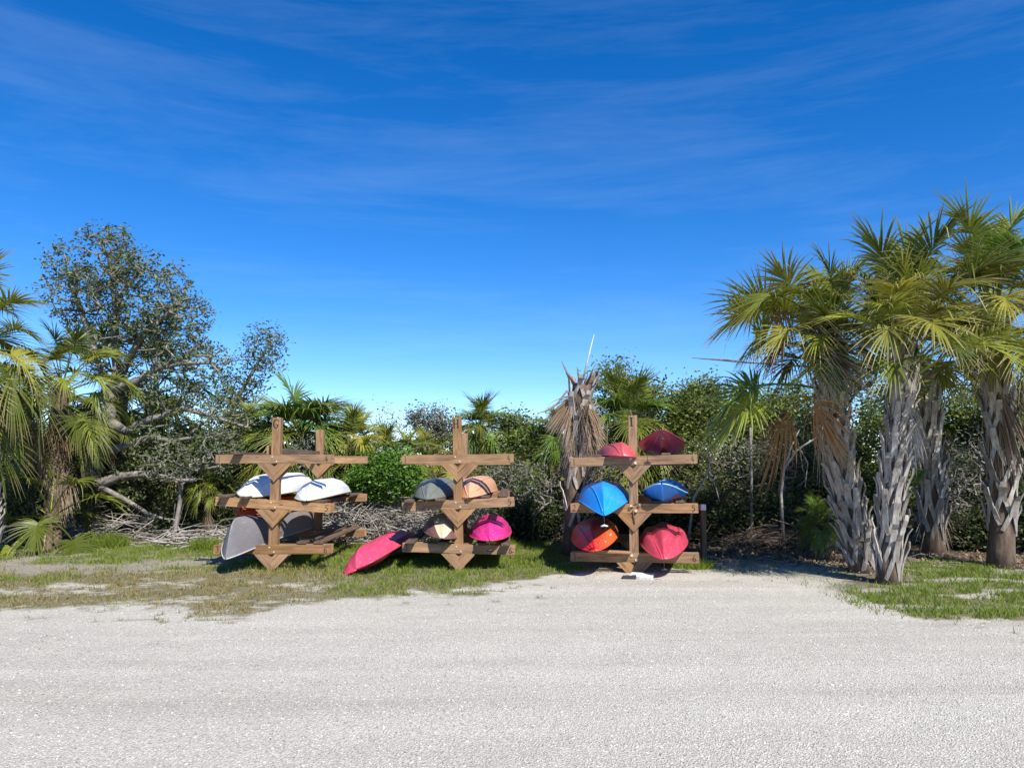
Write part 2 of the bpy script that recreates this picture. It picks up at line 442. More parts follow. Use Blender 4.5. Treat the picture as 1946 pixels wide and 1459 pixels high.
def masks(x, y):
    n = fbm(x * 0.9 + 3, y * 0.9 + 7, 4); n2 = fbm(x * 3.1, y * 3.1 + 30, 4); n3 = fbm(x * 0.45 + 11, y * 1.4 + 2, 4)
    d = y - edge_y(x) + (n - 0.5) * 1.5 + (n2 - 0.5) * 1.0 + (fbm(x * 9 + 5, y * 9, 3) - 0.5) * 0.5
    g = smooth(-0.15, 0.40, d)
    sp = smooth(0.66, 0.74, fbm(x * 5.5 + 70, y * 8 + 3, 3)) * smooth(-1.7, -0.2, d) * smooth(0.4, 0.6, fbm(x * 0.8 + 90, y * 0.8, 2) + 0.1)
    g = np.maximum(g, sp * 0.8)
    g = g * (1 - 0.75 * smooth(0.50, 0.62, fbm(x * 1.7 + 31, y * 2.6 + 8, 4)) * smooth(1500, 1640, pxof(x, y)[0]))
    # bare shell patches within the left lawn
    px, py = pxof(x, y)
    left = smooth(720, 560, px) 
    n4 = fbm(x * 9 + 5, y * 14, 3)
    bare = smooth(0.50, 0.62, n3 * 0.42 + n2 * 0.28 + n4 * 0.3) * left * smooth(1020, 1066, py)
    path = np.exp(-((py - (1078 - 0.028 * (px - 60))) / 11.0) ** 2) * smooth(520, 380, px) * smooth(0.32, 0.55, n * 0.5 + n2 * 0.5)
    g = g * (1 - np.clip(bare * 0.95, 0, 1)) * (1 - 0.9 * np.clip(path, 0, 1))
    thin = smooth(1060, 1120, px) * smooth(1640, 1560, px)            # thin sparse weeds in front of the right rack and palms
    g = g * (1 - 0.72 * thin * smooth(1050, 1080, py))
    # litter floor under the thicket
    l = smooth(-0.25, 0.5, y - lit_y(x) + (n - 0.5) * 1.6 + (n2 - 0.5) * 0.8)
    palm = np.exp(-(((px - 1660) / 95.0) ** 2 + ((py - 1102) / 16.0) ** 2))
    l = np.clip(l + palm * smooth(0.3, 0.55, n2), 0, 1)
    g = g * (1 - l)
    # how dry the grass is
    dry = left * smooth(1064, 1098, py) * smooth(0.30, 0.5, n * 0.45 + n2 * 0.55 + 0.06)
    dry = np.maximum(dry, smooth(0.42, 0.62, n2) * 0.55 * smooth(1075, 1105, py) * smooth(1150, 1000, px))
    dry = np.maximum(dry, smooth(0.3, 0.0, d) * 0.6)
    dry = np.maximum(dry, thin * 0.35)
    sand = np.clip(path + bare * smooth(1120, 1085, py), 0, 1)
    return g, np.clip(dry, 0, 1), l, sand

def ground():
    xs = np.concatenate([[-1500, -400, -120, -50, -25], np.linspace(-15, 15, 420), [25, 50, 120, 400, 1500]])
    ys = np.concatenate([[-300, -60, -15, 0], np.linspace(2.5, 22, 330), [26, 34, 60, 140, 400, 1800]])
    X, Y = np.meshgrid(xs, ys)
    Z = gh(X, Y)
    far = (np.abs(X) > 15.1) | (Y > 22.1) | (Y < 2.4)
    Z = np.where(far, 0, Z)
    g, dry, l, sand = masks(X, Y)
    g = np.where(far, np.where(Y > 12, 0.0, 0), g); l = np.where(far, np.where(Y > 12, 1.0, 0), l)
    V = np.stack([X, Y, Z], -1).reshape(-1, 3)
    ny, nx = X.shape
    i = (np.arange(ny - 1)[:, None] * nx + np.arange(nx - 1)[None]).ravel()
    faces = np.stack([i, i + 1, i + 1 + nx, i + nx], 1)
    m, nt, b = new_mat('shell_gravel_and_soil')
    geo = node(nt, 'ShaderNodeNewGeometry')
    def noise(scale, detail=6, rough=0.65):
        n = node(nt, 'ShaderNodeTexNoise', Scale=scale, Detail=float(detail), Roughness=rough)
        nt.links.new(geo.outputs['Position'], n.inputs['Vector']); return n
    vo = node(nt, 'ShaderNodeTexVoronoi', Scale=85.0); nt.links.new(geo.outputs['Position'], vo.inputs['Vector'])
    nf = noise(60, 5, 0.75); nm = noise(2.2, 6); nb = noise(0.5, 5)
    gr = ramp(nt, [(0.28, (0.31, 0.285, 0.235)), (0.48, (0.51, 0.48, 0.41)), (0.68, (0.68, 0.65, 0.57))])
    nt.links.new(nf.outputs['Fac'], gr.inputs['Fac'])
    vr = ramp(nt, [(0.0, (0.72, 0.70, 0.68)), (0.6, (1.08, 1.07, 1.05)), (1.0, (1.2, 1.2, 1.18))])
    nt.links.new(vo.outputs['Color'], vr.inputs['Fac'])
    m1 = node(nt, 'ShaderNodeMixRGB', blend_type='MULTIPLY', Fac=0.9)
    nt.links.new(gr.outputs[0], m1.inputs['Color1']); nt.links.new(vr.outputs[0], m1.inputs['Color2'])
    mpt = node(nt, 'ShaderNodeMapping'); mpt.inputs['Scale'].default_value = (0.10, 1.5, 1.0)
    nt.links.new(geo.outputs['Position'], mpt.inputs['Vector'])
    nb = node(nt, 'ShaderNodeTexNoise', Scale=1.0, Detail=6.0, Roughness=0.6, Distortion=0.4); nt.links.new(mpt.outputs[0], nb.inputs['Vector'])
    br = ramp(nt, [(0.32, (0.86, 0.85, 0.83)), (0.66, (1.06, 1.06, 1.06))]); nt.links.new(nb.outputs['Fac'], br.inputs['Fac'])
    m2 = node(nt, 'ShaderNodeMixRGB', blend_type='MULTIPLY', Fac=1.0)
    nt.links.new(m1.outputs[0], m2.inputs['Color1']); nt.links.new(br.outputs[0], m2.inputs['Color2'])
    # sand, thatch under grass, litter
    def mixin(prev, attr, stops, nsrc, gain=1.0):
        at = node(nt, 'ShaderNodeAttribute', attribute_name=attr)
        r = ramp(nt, stops); nt.links.new(nsrc.outputs['Fac'], r.inputs['Fac'])
        mx = node(nt, 'ShaderNodeMixRGB'); nt.links.new(at.outputs['Fac'], mx.inputs['Fac'])
        nt.links.new(prev, mx.inputs['Color1']); nt.links.new(r.outputs[0], mx.inputs['Color2']); return mx.outputs[0]
    n9 = noise(14, 8, 0.75); n10 = noise(30, 8, 0.8)
    c = mixin(m2.outputs[0], 'sand', [(0.3, (0.24, 0.20, 0.155)), (0.7, (0.42, 0.375, 0.31))], n9)
    c = mixin(c, 'grass', [(0.3, (0.10, 0.088, 0.042)), (0.6, (0.20, 0.175, 0.085)), (0.8, (0.33, 0.30, 0.2))], n10)
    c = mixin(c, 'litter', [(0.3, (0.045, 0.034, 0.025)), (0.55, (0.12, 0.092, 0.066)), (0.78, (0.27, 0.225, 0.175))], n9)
    nt.links.new(c, b.inputs['Base Color'])
    b.inputs['Roughness'].default_value = 0.95
    b.inputs['Specular IOR Level'].default_value = 0.2
    bp = node(nt, 'ShaderNodeBump', Strength=0.9, Distance=0.012)
    ad = node(nt, 'ShaderNodeMath', operation='ADD'); nt.links.new(nf.outputs['Fac'], ad.inputs[0]); nt.links.new(vo.outputs['Distance'], ad.inputs[1])
    nt.links.new(ad.outputs[0], bp.inputs['Height']); nt.links.new(bp.outputs[0], b.inputs['Normal'])
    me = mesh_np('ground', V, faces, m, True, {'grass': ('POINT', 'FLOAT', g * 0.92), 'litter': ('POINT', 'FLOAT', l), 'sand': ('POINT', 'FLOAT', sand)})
    tag(obj('ground', me), kind='structure')
ground()

def blades(name, pts, h, w, lean, mat, rng, seg2=False):
    n = len(pts)
    az = rng.random(n) * 2 * math.pi
    fa = rng.random(n) * 2 * math.pi
    side = np.stack([np.cos(fa), np.sin(fa), np.zeros(n)], 1) * w[:, None]
    ln = lean * (0.3 + rng.random(n))
    tip = pts + np.stack([np.cos(az) * ln * h, np.sin(az) * ln * h, h * np.sqrt(np.clip(1 - (ln * .7) ** 2, 0.1, 1))], 1)
    V = np.stack([pts - side, pts + side, tip], 1).reshape(-1, 3)
    Fc = np.arange(n * 3).reshape(n, 3)
    return mesh_np(name, V, Fc, mat, False, {'rnd': ('FACE', 'FLOAT', rng.random(n))})

def lawn():
    rng = np.random.default_rng(11)
    N = 620000
    x = rng.uniform(-11.5, 12.5, N); y = rng.uniform(7.0, 19, N)
    px, py = pxof(x, y)
    ok = (px > -120) & (px < 2070)
    x, y, px, py = x[ok], y[ok], px[ok], py[ok]
    g, dry, l, sand = masks(x, y)
    cl = fbm(x * 7, y * 7, 3)
    keep = rng.random(len(x)) < g ** 1.3 * smooth(0.30, 0.55, cl) * 0.85
    x, y, g, dry, px, py = [a[keep] for a in (x, y, g, dry, px, py)]
    isdry = rng.random(len(x)) < dry
    pts = np.stack([x, y, gh(x, y) - 0.005], 1)
    tall = fbm(x * 1.5 + 9, y * 1.5, 3)
    h = (0.03 + 0.055 * rng.random(len(x))) * (0.55 + tall * 1.0)
    h = np.where(isdry, h * 0.7, h)
    rt = smooth(1640, 1720, px) + 0.9 * smooth(420, 500, px) * smooth(1060, 1020, px) * smooth(1112, 1085, py); h = h * (1 + 0.35 * rt)
    w = 0.0035 + 0.004 * rng.random(len(x))
    for nm, sel, mt, lab in (('grass', ~isdry, M['grass'], 'short bright green grass around the racks and under the right palms'),
                        ('dry_grass', isdry, M['drygrass'], 'short dry olive brown grass at the edge of the shell gravel')):
        me = blades(nm, pts[sel], h[sel], w[sel], 0.75, mt, rng)
        tag(obj(nm, me), lab, 'grass', kind='stuff')
lawn()

def gravel_chips():
    rng = np.random.default_rng(21)
    N = 62000
    y = 4.0 + 7.6 * rng.random(N) ** 1.2; x = (rng.random(N) - 0.5) * 1.55 * y
    g, dry, l, sand = masks(x, y)
    k = rng.random(N) > g * 1.5 + l
    x, y = x[k], y[k]; n = len(x)
    s = 0.003 + 0.007 * rng.random(n) ** 3
    c = np.stack([x, y, gh(x, y) + s * 0.25], 1)
    base = np.array([[1, 0, -.3], [-.5, .85, -.3], [-.5, -.85, -.3], [0, 0, .7]])
    jit = rng.normal(0, 0.3, (n, 4, 3))
    a = rng.random(n) * 6.28
    ca, sa = np.cos(a), np.sin(a)
    b = base[None] + jit
    rx = b[..., 0] * ca[:, None] - b[..., 1] * sa[:, None]; ry = b[..., 0] * sa[:, None] + b[..., 1] * ca[:, None]
    V = c[:, None, :] + np.stack([rx, ry, b[..., 2] * 0.6], -1) * s[:, None, None]
    f = np.array([[0, 1, 3], [1, 2, 3], [2, 0, 3]])
    Fc = (f[None] + (np.arange(n) * 4)[:, None, None]).reshape(-1, 3)
    m, nt, bb = new_mat('shell_chip')
    at = node(nt, 'ShaderNodeAttribute', attribute_name='rnd')
    r = ramp(nt, [(0, (0.20, 0.185, 0.16)), (0.35, (0.42, 0.395, 0.345)), (0.8, (0.60, 0.575, 0.515)), (1, (0.74, 0.72, 0.67))])
    nt.links.new(at.outputs['Fac'], r.inputs['Fac']); nt.links.new(r.outputs[0], bb.inputs['Base Color']); bb.inputs['Roughness'].default_value = 0.8
    me = mesh_np('shell_gravel', V.reshape(-1, 3), Fc, m, False, {'rnd': ('FACE', 'FLOAT', np.repeat(rng.random(n), 3))})
    tag(obj('shell_gravel', me), 'loose white shell chips over the gravel drive', 'gravel', kind='stuff')
gravel_chips()

# ------------------------------------------------------------------ kayak racks
def board(name, L, h, t, parent, loc, rot=(0, 0, 0), mat=None):
    """timber with its length on local X, thickness on Y, height on Z"""
    me = MB().box(-L / 2, L / 2, -t / 2, t / 2, -h / 2, h / 2).mesh(name, mat or M['wood'], bevel=0.004)
    return obj(name, me, parent, loc, rot)

GLYPH = {
 'G': [[(.92, .74, .05), (.88, .90, .06), (.66, .99, .08), (.42, .98, .10), (.18, .84, .16), (.08, .5, .20), (.18, .16, .16), (.44, .01, .10), (.68, .03, .10), (.80, .16, .16), (.80, .42, .16)], [(.55, .42, .05), (1.0, .42, .05)], [(.92, .70, .05), (.92, .98, .04)]],
 'H': [[(.17, 0, .18), (.17, 1, .18)], [(.83, 0, .18), (.83, 1, .18)], [(.17, .5, .08), (.83, .5, .08)], [(0, .02, .05), (.36, .02, .05)], [(0, .98, .05), (.36, .98, .05)], [(.64, .02, .05), (1, .02, .05)], [(.64, .98, .05), (1, .98, .05)]],
 'I': [[(.5, 0, .24), (.5, 1, .24)], [(.2, .02, .06), (.8, .02, .06)], [(.2, .98, .06), (.8, .98, .06)]],
 '1': [[(.5, 1, .13), (.5, 0, .13)]],
 '2': [[(.1, .78, .12), (.22, .95, .12), (.5, 1, .13), (.8, .88, .14), (.82, .66, .14), (.5, .34, .13), (.08, .05, .12)], [(.05, .04, .13), (.95, .04, .13)]],
 '3': [[(.12, .92, .12), (.45, 1, .13), (.78, .88, .15), (.74, .64, .14), (.42, .54, .12), (.78, .46, .14), (.88, .24, .15), (.62, .02, .13), (.3, .0, .12), (.05, .12, .12)]],
 '4': [[(.62, 1, .13), (.05, .34, .11), (.98, .34, .11)], [(.66, .72, .14), (.66, 0, .14)]],
 '5': [[(.9, .98, .12), (.3, .98, .12), (.2, .58, .12), (.55, .64, .13), (.86, .48, .15), (.82, .18, .14), (.48, .0, .13), (.1, .08, .12)]],
 '6': [[(.78, 1, .10), (.42, .8, .12), (.16, .45, .15), (.14, .18, .15), (.42, .0, .12), (.76, .08, .14), (.86, .3, .15), (.66, .5, .12), (.36, .46, .1), (.18, .3, .1)]],
}
def glyph(ch, w, h, name, parent, loc, mat=None, depth=0.003):
    """letter as raised flat strokes facing -Y, lower left corner at loc"""
    mb = MB()
    for k, st in enumerate(GLYPH[ch]):
        n = len(st); L, Rr = [], []
        for i, (x, y, t) in enumerate(st):
            x0, y0, _ = st[max(i - 1, 0)]; x1, y1, _ = st[min(i + 1, n - 1)]
            dx, dy = (x1 - x0) * w, (y1 - y0) * h
            l = math.hypot(dx, dy) or 1
            nx, ny = -dy / l, dx / l
            tt = t * w * 0.62
            L.append((x * w + nx * tt, y * h + ny * tt)); Rr.append((x * w - nx * tt, y * h - ny * tt))
        d0 = -depth - 0.0004 * k
        v = [(a, d0, b) for a, b in L] + [(a, d0, b) for a, b in Rr] + [(a, 0.001, b) for a, b in L] + [(a, 0.001, b) for a, b in Rr]
        f = []
        for i in range(n - 1):
            f += [[i, n + i, n + i + 1, i + 1], [i, i + 1, 2 * n + i + 1, 2 * n + i], [n + i, 3 * n + i, 3 * n + i + 1, n + i + 1]]
        f += [[0, 2 * n, 3 * n, n], [n - 1, 2 * n - 1, 4 * n - 1, 3 * n - 1]]
        mb.add(v, f)
    return obj(name, mb.mesh(name, mat or M['paint_black']), parent, loc)

BOLT = MB().tube([(0, 0.004, 0), (0, -0.008, 0)], 0.013, 8).mesh('bolt', M['bolt'])
BOLT_B = MB().tube([(0, 0.004, 0), (0, -0.012, 0)], 0.022, 10).mesh('bolt', M['bolt'])
def brace_mesh(side):
    t = 0.019
    pts = [(-.265 * side, 0), (-.055 * side, 0), (-0.0012 * side, -.055), (-0.0012 * side, -.275)]
    v = [(x, -t, z) for x, z in pts] + [(x, t, z) for x, z in pts]
    f = [[0, 1, 2, 3], [7, 6, 5, 4]] + [[i, (i + 1) % 4, (i + 1) % 4 + 4, i + 4] for i in range(4)]
    if side > 0: f = [q[::-1] for q in f]
    # turn so the grain (local X) follows the diagonal
    me = MB().add(v, f).mesh('brace', M['wood'], bevel=0.003)
    a = math.atan2(.275, .265) * (-1 if side > 0 else 1)
    rot = Matrix.Rotation(-a, 4, 'Y')
    me.transform(Matrix.Rotation(a, 4, 'Y'))
    return me, -a
BRL, BRR = brace_mesh(1), brace_mesh(-1)

PW = 0.137    # post width
def make_frame(root, letter, y0, px_levels, arm, lean=0.0, tilt=(0, 0, 0), numbers=True, post_h=2.36, xo=0.0, big=False, dxs=(0, 0, 0)):
    """one T frame: post, three pairs of arms, V braces.  y0 = depth behind the rack's front"""
    p = board('post', post_h + 0.3, PW, PW, root, (xo, y0, (post_h - 0.3) / 2), (0, R(-90) + lean, 0))
    for li, z in enumerate(px_levels):
        zc = z - 0.07
        sh = xo + math.tan(lean) * 0 + dxs[li]
        lx = sh + (zc - post_h / 2) * math.sin(lean)
        pair = []
        for k, yy in enumerate((-PW / 2 - 0.0205, PW / 2 + 0.0205)):
            b = board('arm', arm * (1.0 if k == 0 else 0.995), 0.14, 0.038, root, (lx + (0.01 if k else 0), y0 + yy, zc), (0, tilt[li], 0))
            pair.append(b)
        fr = pair[0]
        for s in (-1, 1):
            me, a = BRL if s < 0 else BRR
            obj('brace', me, root, (lx - dxs[li] + 0.0, y0 - PW / 2 - 0.0205, zc - 0.0725), (0, a + tilt[li] * 0.0, 0))
            obj('brace', me, root, (lx - dxs[li] + 0.0, y0 + PW / 2 + 0.0205, zc - 0.0725), (0, a + tilt[li] * 0.0, 0))
        for bx, bz in ((-0.035, 0.035), (0.035, -0.035)):
            obj('bolt', BOLT_B if big else BOLT, fr, (bx - dxs[li], -0.019, bz))
        if numbers:
            d1, d2 = '123'[li], '456'[li]
            glyph(d1, 0.05, 0.095, 'number', fr, (-arm / 2 + 0.035, -0.0195, -0.045))
            glyph(d2, 0.055, 0.095, 'number', fr, (arm / 2 - 0.10, -0.0195, -0.045))
    if letter:
        # the post's local X points up after its turn; letter sits on its front face
        gme = glyph(letter, 0.088, 0.135, 'letter', root, (xo - 0.048 + (post_h / 2 - 0.12) * math.sin(lean) - (0.014 if letter != 'G' else 0.0), y0 - PW / 2 - 0.0005, post_h - 0.165), None)
        gme.rotation_euler = (0, lean, 0)
    return p

def stringers(root, z, xs, y0, y1, mat=None, t=0.036, w=0.14):
    for x in xs:
        board('shelf_board', y1 - y0, t, w, root, (x, (y0 + y1) / 2, z + t / 2 + 0.002), (0, 0, R(90)), mat or M['wood_dark'])

LV = (1.78, 1.075, 0.395)
gp = G(519, 1083)
rackG = empty('kayak_rack', gp, 0, 'timber kayak rack with the letter G on its post, holding white boats', 'kayak rack', 'timber kayak racks on the grass')
make_frame(rackG, 'G', 0, LV, 1.80, R(0.0), (0, R(3.6), 0), dxs=(-0.02, 0, 0))
make_frame(rackG, None, 2.75, (1.78, 1.06, 0.40), 1.80, 0, (0, 0, 0), numbers=False, post_h=2.28)
stringers(rackG, LV[0] , (-0.55,), -0.30, 3.1)
stringers(rackG, LV[1] + 0.047, (-0.74,), -0.22, 3.1)
stringers(rackG, LV[1] + 0.028, (-0.42,), -0.22, 3.1)
stringers(rackG, LV[1] - 0.027, (0.46,), -0.06, 3.1)
stringers(rackG, LV[1] - 0.040, (0.70,), -0.06, 3.1)
stringers(rackG, LV[2], (-0.45, 0.42, 0.68), 0.0, 3.1)
board('spacer_block', 0.14, 0.09, 0.09, rackG, (-0.135, 0.10, LV[0] + 0.074), (0, R(90), 0), M['wood'])
# long side beam between the two posts at the top level
board('side_beam', 2.6, 0.09, 0.038, rackG, (0.0, 1.38, LV[0] + 0.052), (0, 0, R(90)), M['wood_dark'])

zz = LV[1] - 0.07 + 0.028
obj('strap', MB().tube([(-0.50, -0.10, zz + 0.09), (-0.455, -0.115, zz + 0.08), (-0.475, -0.125, zz), (-0.46, -0.118, zz - 0.085), (-0.42, -0.09, zz - 0.10)], 0.008, 5).mesh('strap', mat_plain('orange_strap', (0.6, 0.10, 0.02)), True), rackG)
hp = G(870, 1083)
rackH = empty('kayak_rack', hp, R(0), 'timber kayak rack with the letter H on its post', 'kayak rack', 'timber kayak racks on the grass')
make_frame(rackH, 'H', 0, (1.78, 1.08, 0.405), 1.74, R(-1.2), (R(-0.8), R(-2.6), R(1.6)))
make_frame(rackH, None, 2.75, (1.75, 1.10, 0.40), 1.74, 0, (R(-0.3), R(-1.5), 0), numbers=False, post_h=2.22, xo=-0.08)
stringers(rackH, 1.08 - 0.033, (-0.74,), -0.24, 3.1)
stringers(rackH, 1.08 - 0.014, (-0.27,), -0.24, 3.1)
stringers(rackH, 1.08 + 0.020, (0.42,), 0.0, 3.1); stringers(rackH, 1.08 + 0.033, (0.70,), 0.0, 3.1)
stringers(rackH, 0.405 + 0.020, (-0.72,), -0.22, 3.1); stringers(rackH, 0.405 + 0.006, (-0.22,), -0.22, 3.1)
stringers(rackH, 0.405 - 0.010, (0.36,), -0.22, 3.1); stringers(rackH, 0.405 - 0.02, (0.74,), -0.22, 3.1)

ip = G(1206, 1087)
rackI = empty('kayak_rack', ip, R(-9), 'timber kayak rack with the letter I on its post, beside the dead palm', 'kayak rack', 'timber kayak racks on the grass')
LI = (1.755, 1.035, 0.30)
make_frame(rackI, 'I', 0, LI, 1.92, R(0.3), (R(-1.6), R(-0.3), R(-0.3)), post_h=2.38, big=True, dxs=(0.0, 0, 0))
make_frame(rackI, None, 2.75, (1.74, 1.04, 0.32), 1.92, 0, (0, 0, 0), numbers=False, post_h=2.30)
stringers(rackI, LI[0] - 0.012, (-0.55,), 0.0, 3.0); stringers(rackI, LI[0] + 0.012, (0.5,), 0.0, 3.0)
stringers(rackI, LI[1], (-0.62, -0.3, 0.36, 0.7), -0.02, 3.0)
stringers(rackI, LI[2] + 0.002, (-0.5, 0.4), 0.02, 3.0)
board('shelf_board', 0.62, 0.036, 0.14, rackI, (-0.36, -0.17, LI[2] + 0.022), (0, R(3), R(8)), M['wood'])
# chain and padlock around the middle joint
ch = MB()
for k in range(9):
    a = k / 8 * math.pi * 1.2 - 0.4
    c = Vector((0.07 * math.cos(a), -0.105 - 0.012 * (k % 2), LI[1] - 0.05 + 0.045 * math.sin(a * 1.7)))
    ch.tube([c + Vector((-0.016, 0, 0.006)), c + Vector((0.0, -0.006, 0.012)), c + Vector((0.016, 0, -0.004))], 0.007, 5)
obj('chain', ch.mesh('chain', M['rust'], True), rackI)
ch2 = MB().tube([(-0.01, -0.112, LI[1] - 0.1), (0.0, -0.125, LI[1] - 0.2), (0.01, -0.112, LI[1] - 0.30)], 0.011, 6)
obj('chain', ch2.mesh('chain', M['rust'], True), rackI)

# ------------------------------------------------------------------ boats
SMOOTH = None
FAC = [(0, 0), (.40, .05), (.62, .16), (.90, .60), (1, 1)]
def boat(name, label, L, W, D, mats, bow, yaw=0.0, pitch=0.0, roll=0.0, flip=True, rise=0.10, e=7.0, fa=2.4, fb=0.75, facet=False,
         vee=1.6, deck=0.09, cat='kayak', group='kayaks stored on the racks', open_top=False, rim=None, toggle=None, two=False, cockpit=True, scallop=0.0, keel=0.018, tunnel=0.0):
    """boat with bow at local -Y.  bow = world point of the bow tip.  mats: hull, deck"""
    NS, NU = 34, 10
    hull, dk = mats
    s = np.linspace(0, 1, NS); s = 0.5 - 0.5 * np.cos(s * math.pi) * (0.35 + 0.65 * np.abs(np.cos(s * math.pi)) ** 0.3)
    s = np.clip((s - s[0]) / (s[-1] - s[0]), 0, 1)
    q = np.abs(1 - 2 * s)
    w = np.maximum(W * (1 - q ** fa) ** fb, 0.008)
    zs = D + rise * q ** 3.0 - scallop * np.sin(np.clip(q, 0, 1) * math.pi) ** 2
    zk = zs * q ** e * 0.96
    y = -L / 2 + L * s
    vv = np.clip(q ** vee, 0, 1)
    def sec(i, u):
        """hull point (x, z) for u in 0..1 keel to gunwale"""
        hgt = zs[i] - zk[i]
        if facet:
            xs = np.interp(u, np.linspace(0, 1, len(FAC)), [a for a, _ in FAC]); z1 = np.interp(u, np.linspace(0, 1, len(FAC)), [b for _, b in FAC])
            xv = np.interp(u, [0, .25, .5, .75, 1], [0, .30, .52, .84, 1]); zv = np.interp(u, [0, .25, .5, .75, 1], [0, .26, .42, .70, 1])
        else:
            th = u * math.pi / 2
            xs = math.sin(th) ** 0.82; z1 = (1 - math.cos(th)) ** 1.25
            xv = u; zv = u ** 1.15
        x = w[i] * (xs * (1 - vv[i]) + xv * vv[i]); z = zk[i] + hgt * (z1 * (1 - vv[i]) + zv * vv[i])
        z -= keel * max(0, 1 - u * 6) * (0.3 + 0.7 * vv[i])
        if tunnel: z += tunnel * math.exp(-((u - 0.33) / 0.12) ** 2) * math.sin(math.pi * min(1, q[i] * 1.0)) 
        return x, z
    us = np.linspace(0, 1, 5 if facet else NU)
    NUu = len(us)
    def strip(u_list):
        v, f = [], []
        n = 2 * len(u_list) - (1 if u_list[0] == 0 else 0)
        for i in range(NS):
            row = []
            for u in u_list[::-1]:
                x, z = sec(i, u); row.append((-x, y[i], z))
            for u in (u_list[1:] if u_list[0] == 0 else u_list):
                x, z = sec(i, u); row.append((x, y[i], z))
            v += row
        nn = len(row)
        for i in range(NS - 1):
            for k in range(nn - 1):
                if u_list[0] != 0 and k == len(u_list) - 1: continue
                f.append([i * nn + k, i * nn + k + 1, (i + 1) * nn + k + 1, (i + 1) * nn + k])
        return v, f
    rx = R(180) if flip else 0
    root = obj(name, None); root.empty_display_size = 0.2
    tag(root, label, cat, group)
    Rm = Matrix.Rotation(yaw, 4, 'Z') @ Matrix.Rotation(pitch, 4, 'X') @ Matrix.Rotation(roll, 4, 'Y') @ Matrix.Rotation(rx, 4, 'Y')
    bl = Vector((0, -L / 2, zs[0]))
    root.rotation_euler = Rm.to_euler()
    root.location = Vector(bow) - (Rm @ bl)
    def part(nm, v, f, m, sm=True):
        me = mesh_np(nm, v, f, m, sm)
        return obj(nm, me, root)
    if two:
        v, f = strip(list(us[:3])); h = part('hull', v, f, hull, not facet)
        v, f = strip(list(us[2:])); part('side_panel', v, f, two, not facet)
    else:
        v, f = strip(list(us)); h = part('hull', v, f, hull, not facet)
    if facet is not True and facet: pass
    # deck
    if not open_top:
        v, f = [], []; ND = 9
        for i in range(NS):
            for k in range(ND):
                a = -1 + 2 * k / (ND - 1)
                x = w[i] * a * 0.995
                z = zs[i] + deck * (1 - q[i] ** 3) * (1 - a * a) + 0.004 * (1 - abs(a))
                if cockpit and abs(y[i]) < 0.55 and abs(a) < 0.8:
                    z -= 0.20 * (1 - (y[i] / 0.55) ** 4) * (1 - (a / 0.8) ** 4)
                v.append((x, y[i], z))
        for i in range(NS - 1):
            for k in range(ND - 1):
                f.append([i * ND + k, (i + 1) * ND + k, (i + 1) * ND + k + 1, i * ND + k + 1])
        d = part('deck', v, f, dk)
        if cockpit:
            pts = [(0.75 * W * 0.82 * math.cos(t), 0.52 * math.sin(t), D + deck * 0.55) for t in np.linspace(0, 2 * math.pi, 25)]
            obj('cockpit_rim', MB().tube(pts, 0.014, 6).mesh('cockpit_rim', M['black_rubber'], True), d)
    else:
        v, f = strip(list(us)); v = [(a * 0.97, b * 0.995, c + 0.012) for a, b, c in v]; f = [g[::-1] for g in f]
        part('inner_hull', v, f, dk)
        for yy in (-0.9, 0.8):
            wi = float(np.interp(yy, y, w)) * 0.98
            obj('seat', MB().box(-wi, wi, yy - 0.12, yy + 0.12, D - 0.09, D - 0.065).mesh('seat', M['wood'], bevel=0.004), root)
    if not facet and not open_top:
        for sgn in (-1, 1):
            pts = []
            for i in range(2, NS - 2):
                x, z = sec(i, 0.42); pts.append((sgn * x, y[i], z - 0.002))
            obj('moulded_ridge', MB().tube(pts, 0.009, 6).mesh('moulded_ridge', hull, True), h)
        obj('drain_plug', MB().tube([(0.0, y[4] , sec(4, 0.5)[1]), (0.0, y[4] - 0.012, sec(4, 0.5)[1] + 0.002)], 0.016, 8).mesh('drain_plug', M['black_rubber'], True), h) if not flip else None
    # gunwale rim / seam
    for sgn in (-1, 1):
        pts = [(sgn * (w[i] + 0.002), y[i], zs[i]) for i in range(0, NS)]
        obj('rim', MB().tube(pts, 0.011 if rim else 0.008, 6).mesh('rim', rim or dk, True), root)
    if toggle:
        t0 = bl + Vector((0, 0.01, -0.0))
        up = Vector((0, 0, 1)) if flip else Vector((0, 0, -1))
        mb = MB().tube([t0, t0 + Vector((0, -0.03, up.z * 0.06)), t0 + Vector((0, -0.035, up.z * 0.14))], 0.004, 5)
        tg = obj('carry_handle', mb.mesh('carry_handle', M['black_rubber'], True), root)
        e0 = t0 + Vector((0, -0.035, up.z * 0.15))
        obj('grip', MB().tube([e0 + Vector((-0.05, 0, 0)), e0 + Vector((0, 0, up.z * -0.012)), e0 + Vector((0.05, 0, 0))], [0.008, 0.016, 0.008], 8).mesh('grip', toggle, True), tg)
    def surf(i, u, sgn):
        x, z = sec(i, u); return Vector((sgn * x, y[i], z))
    return root, surf, h

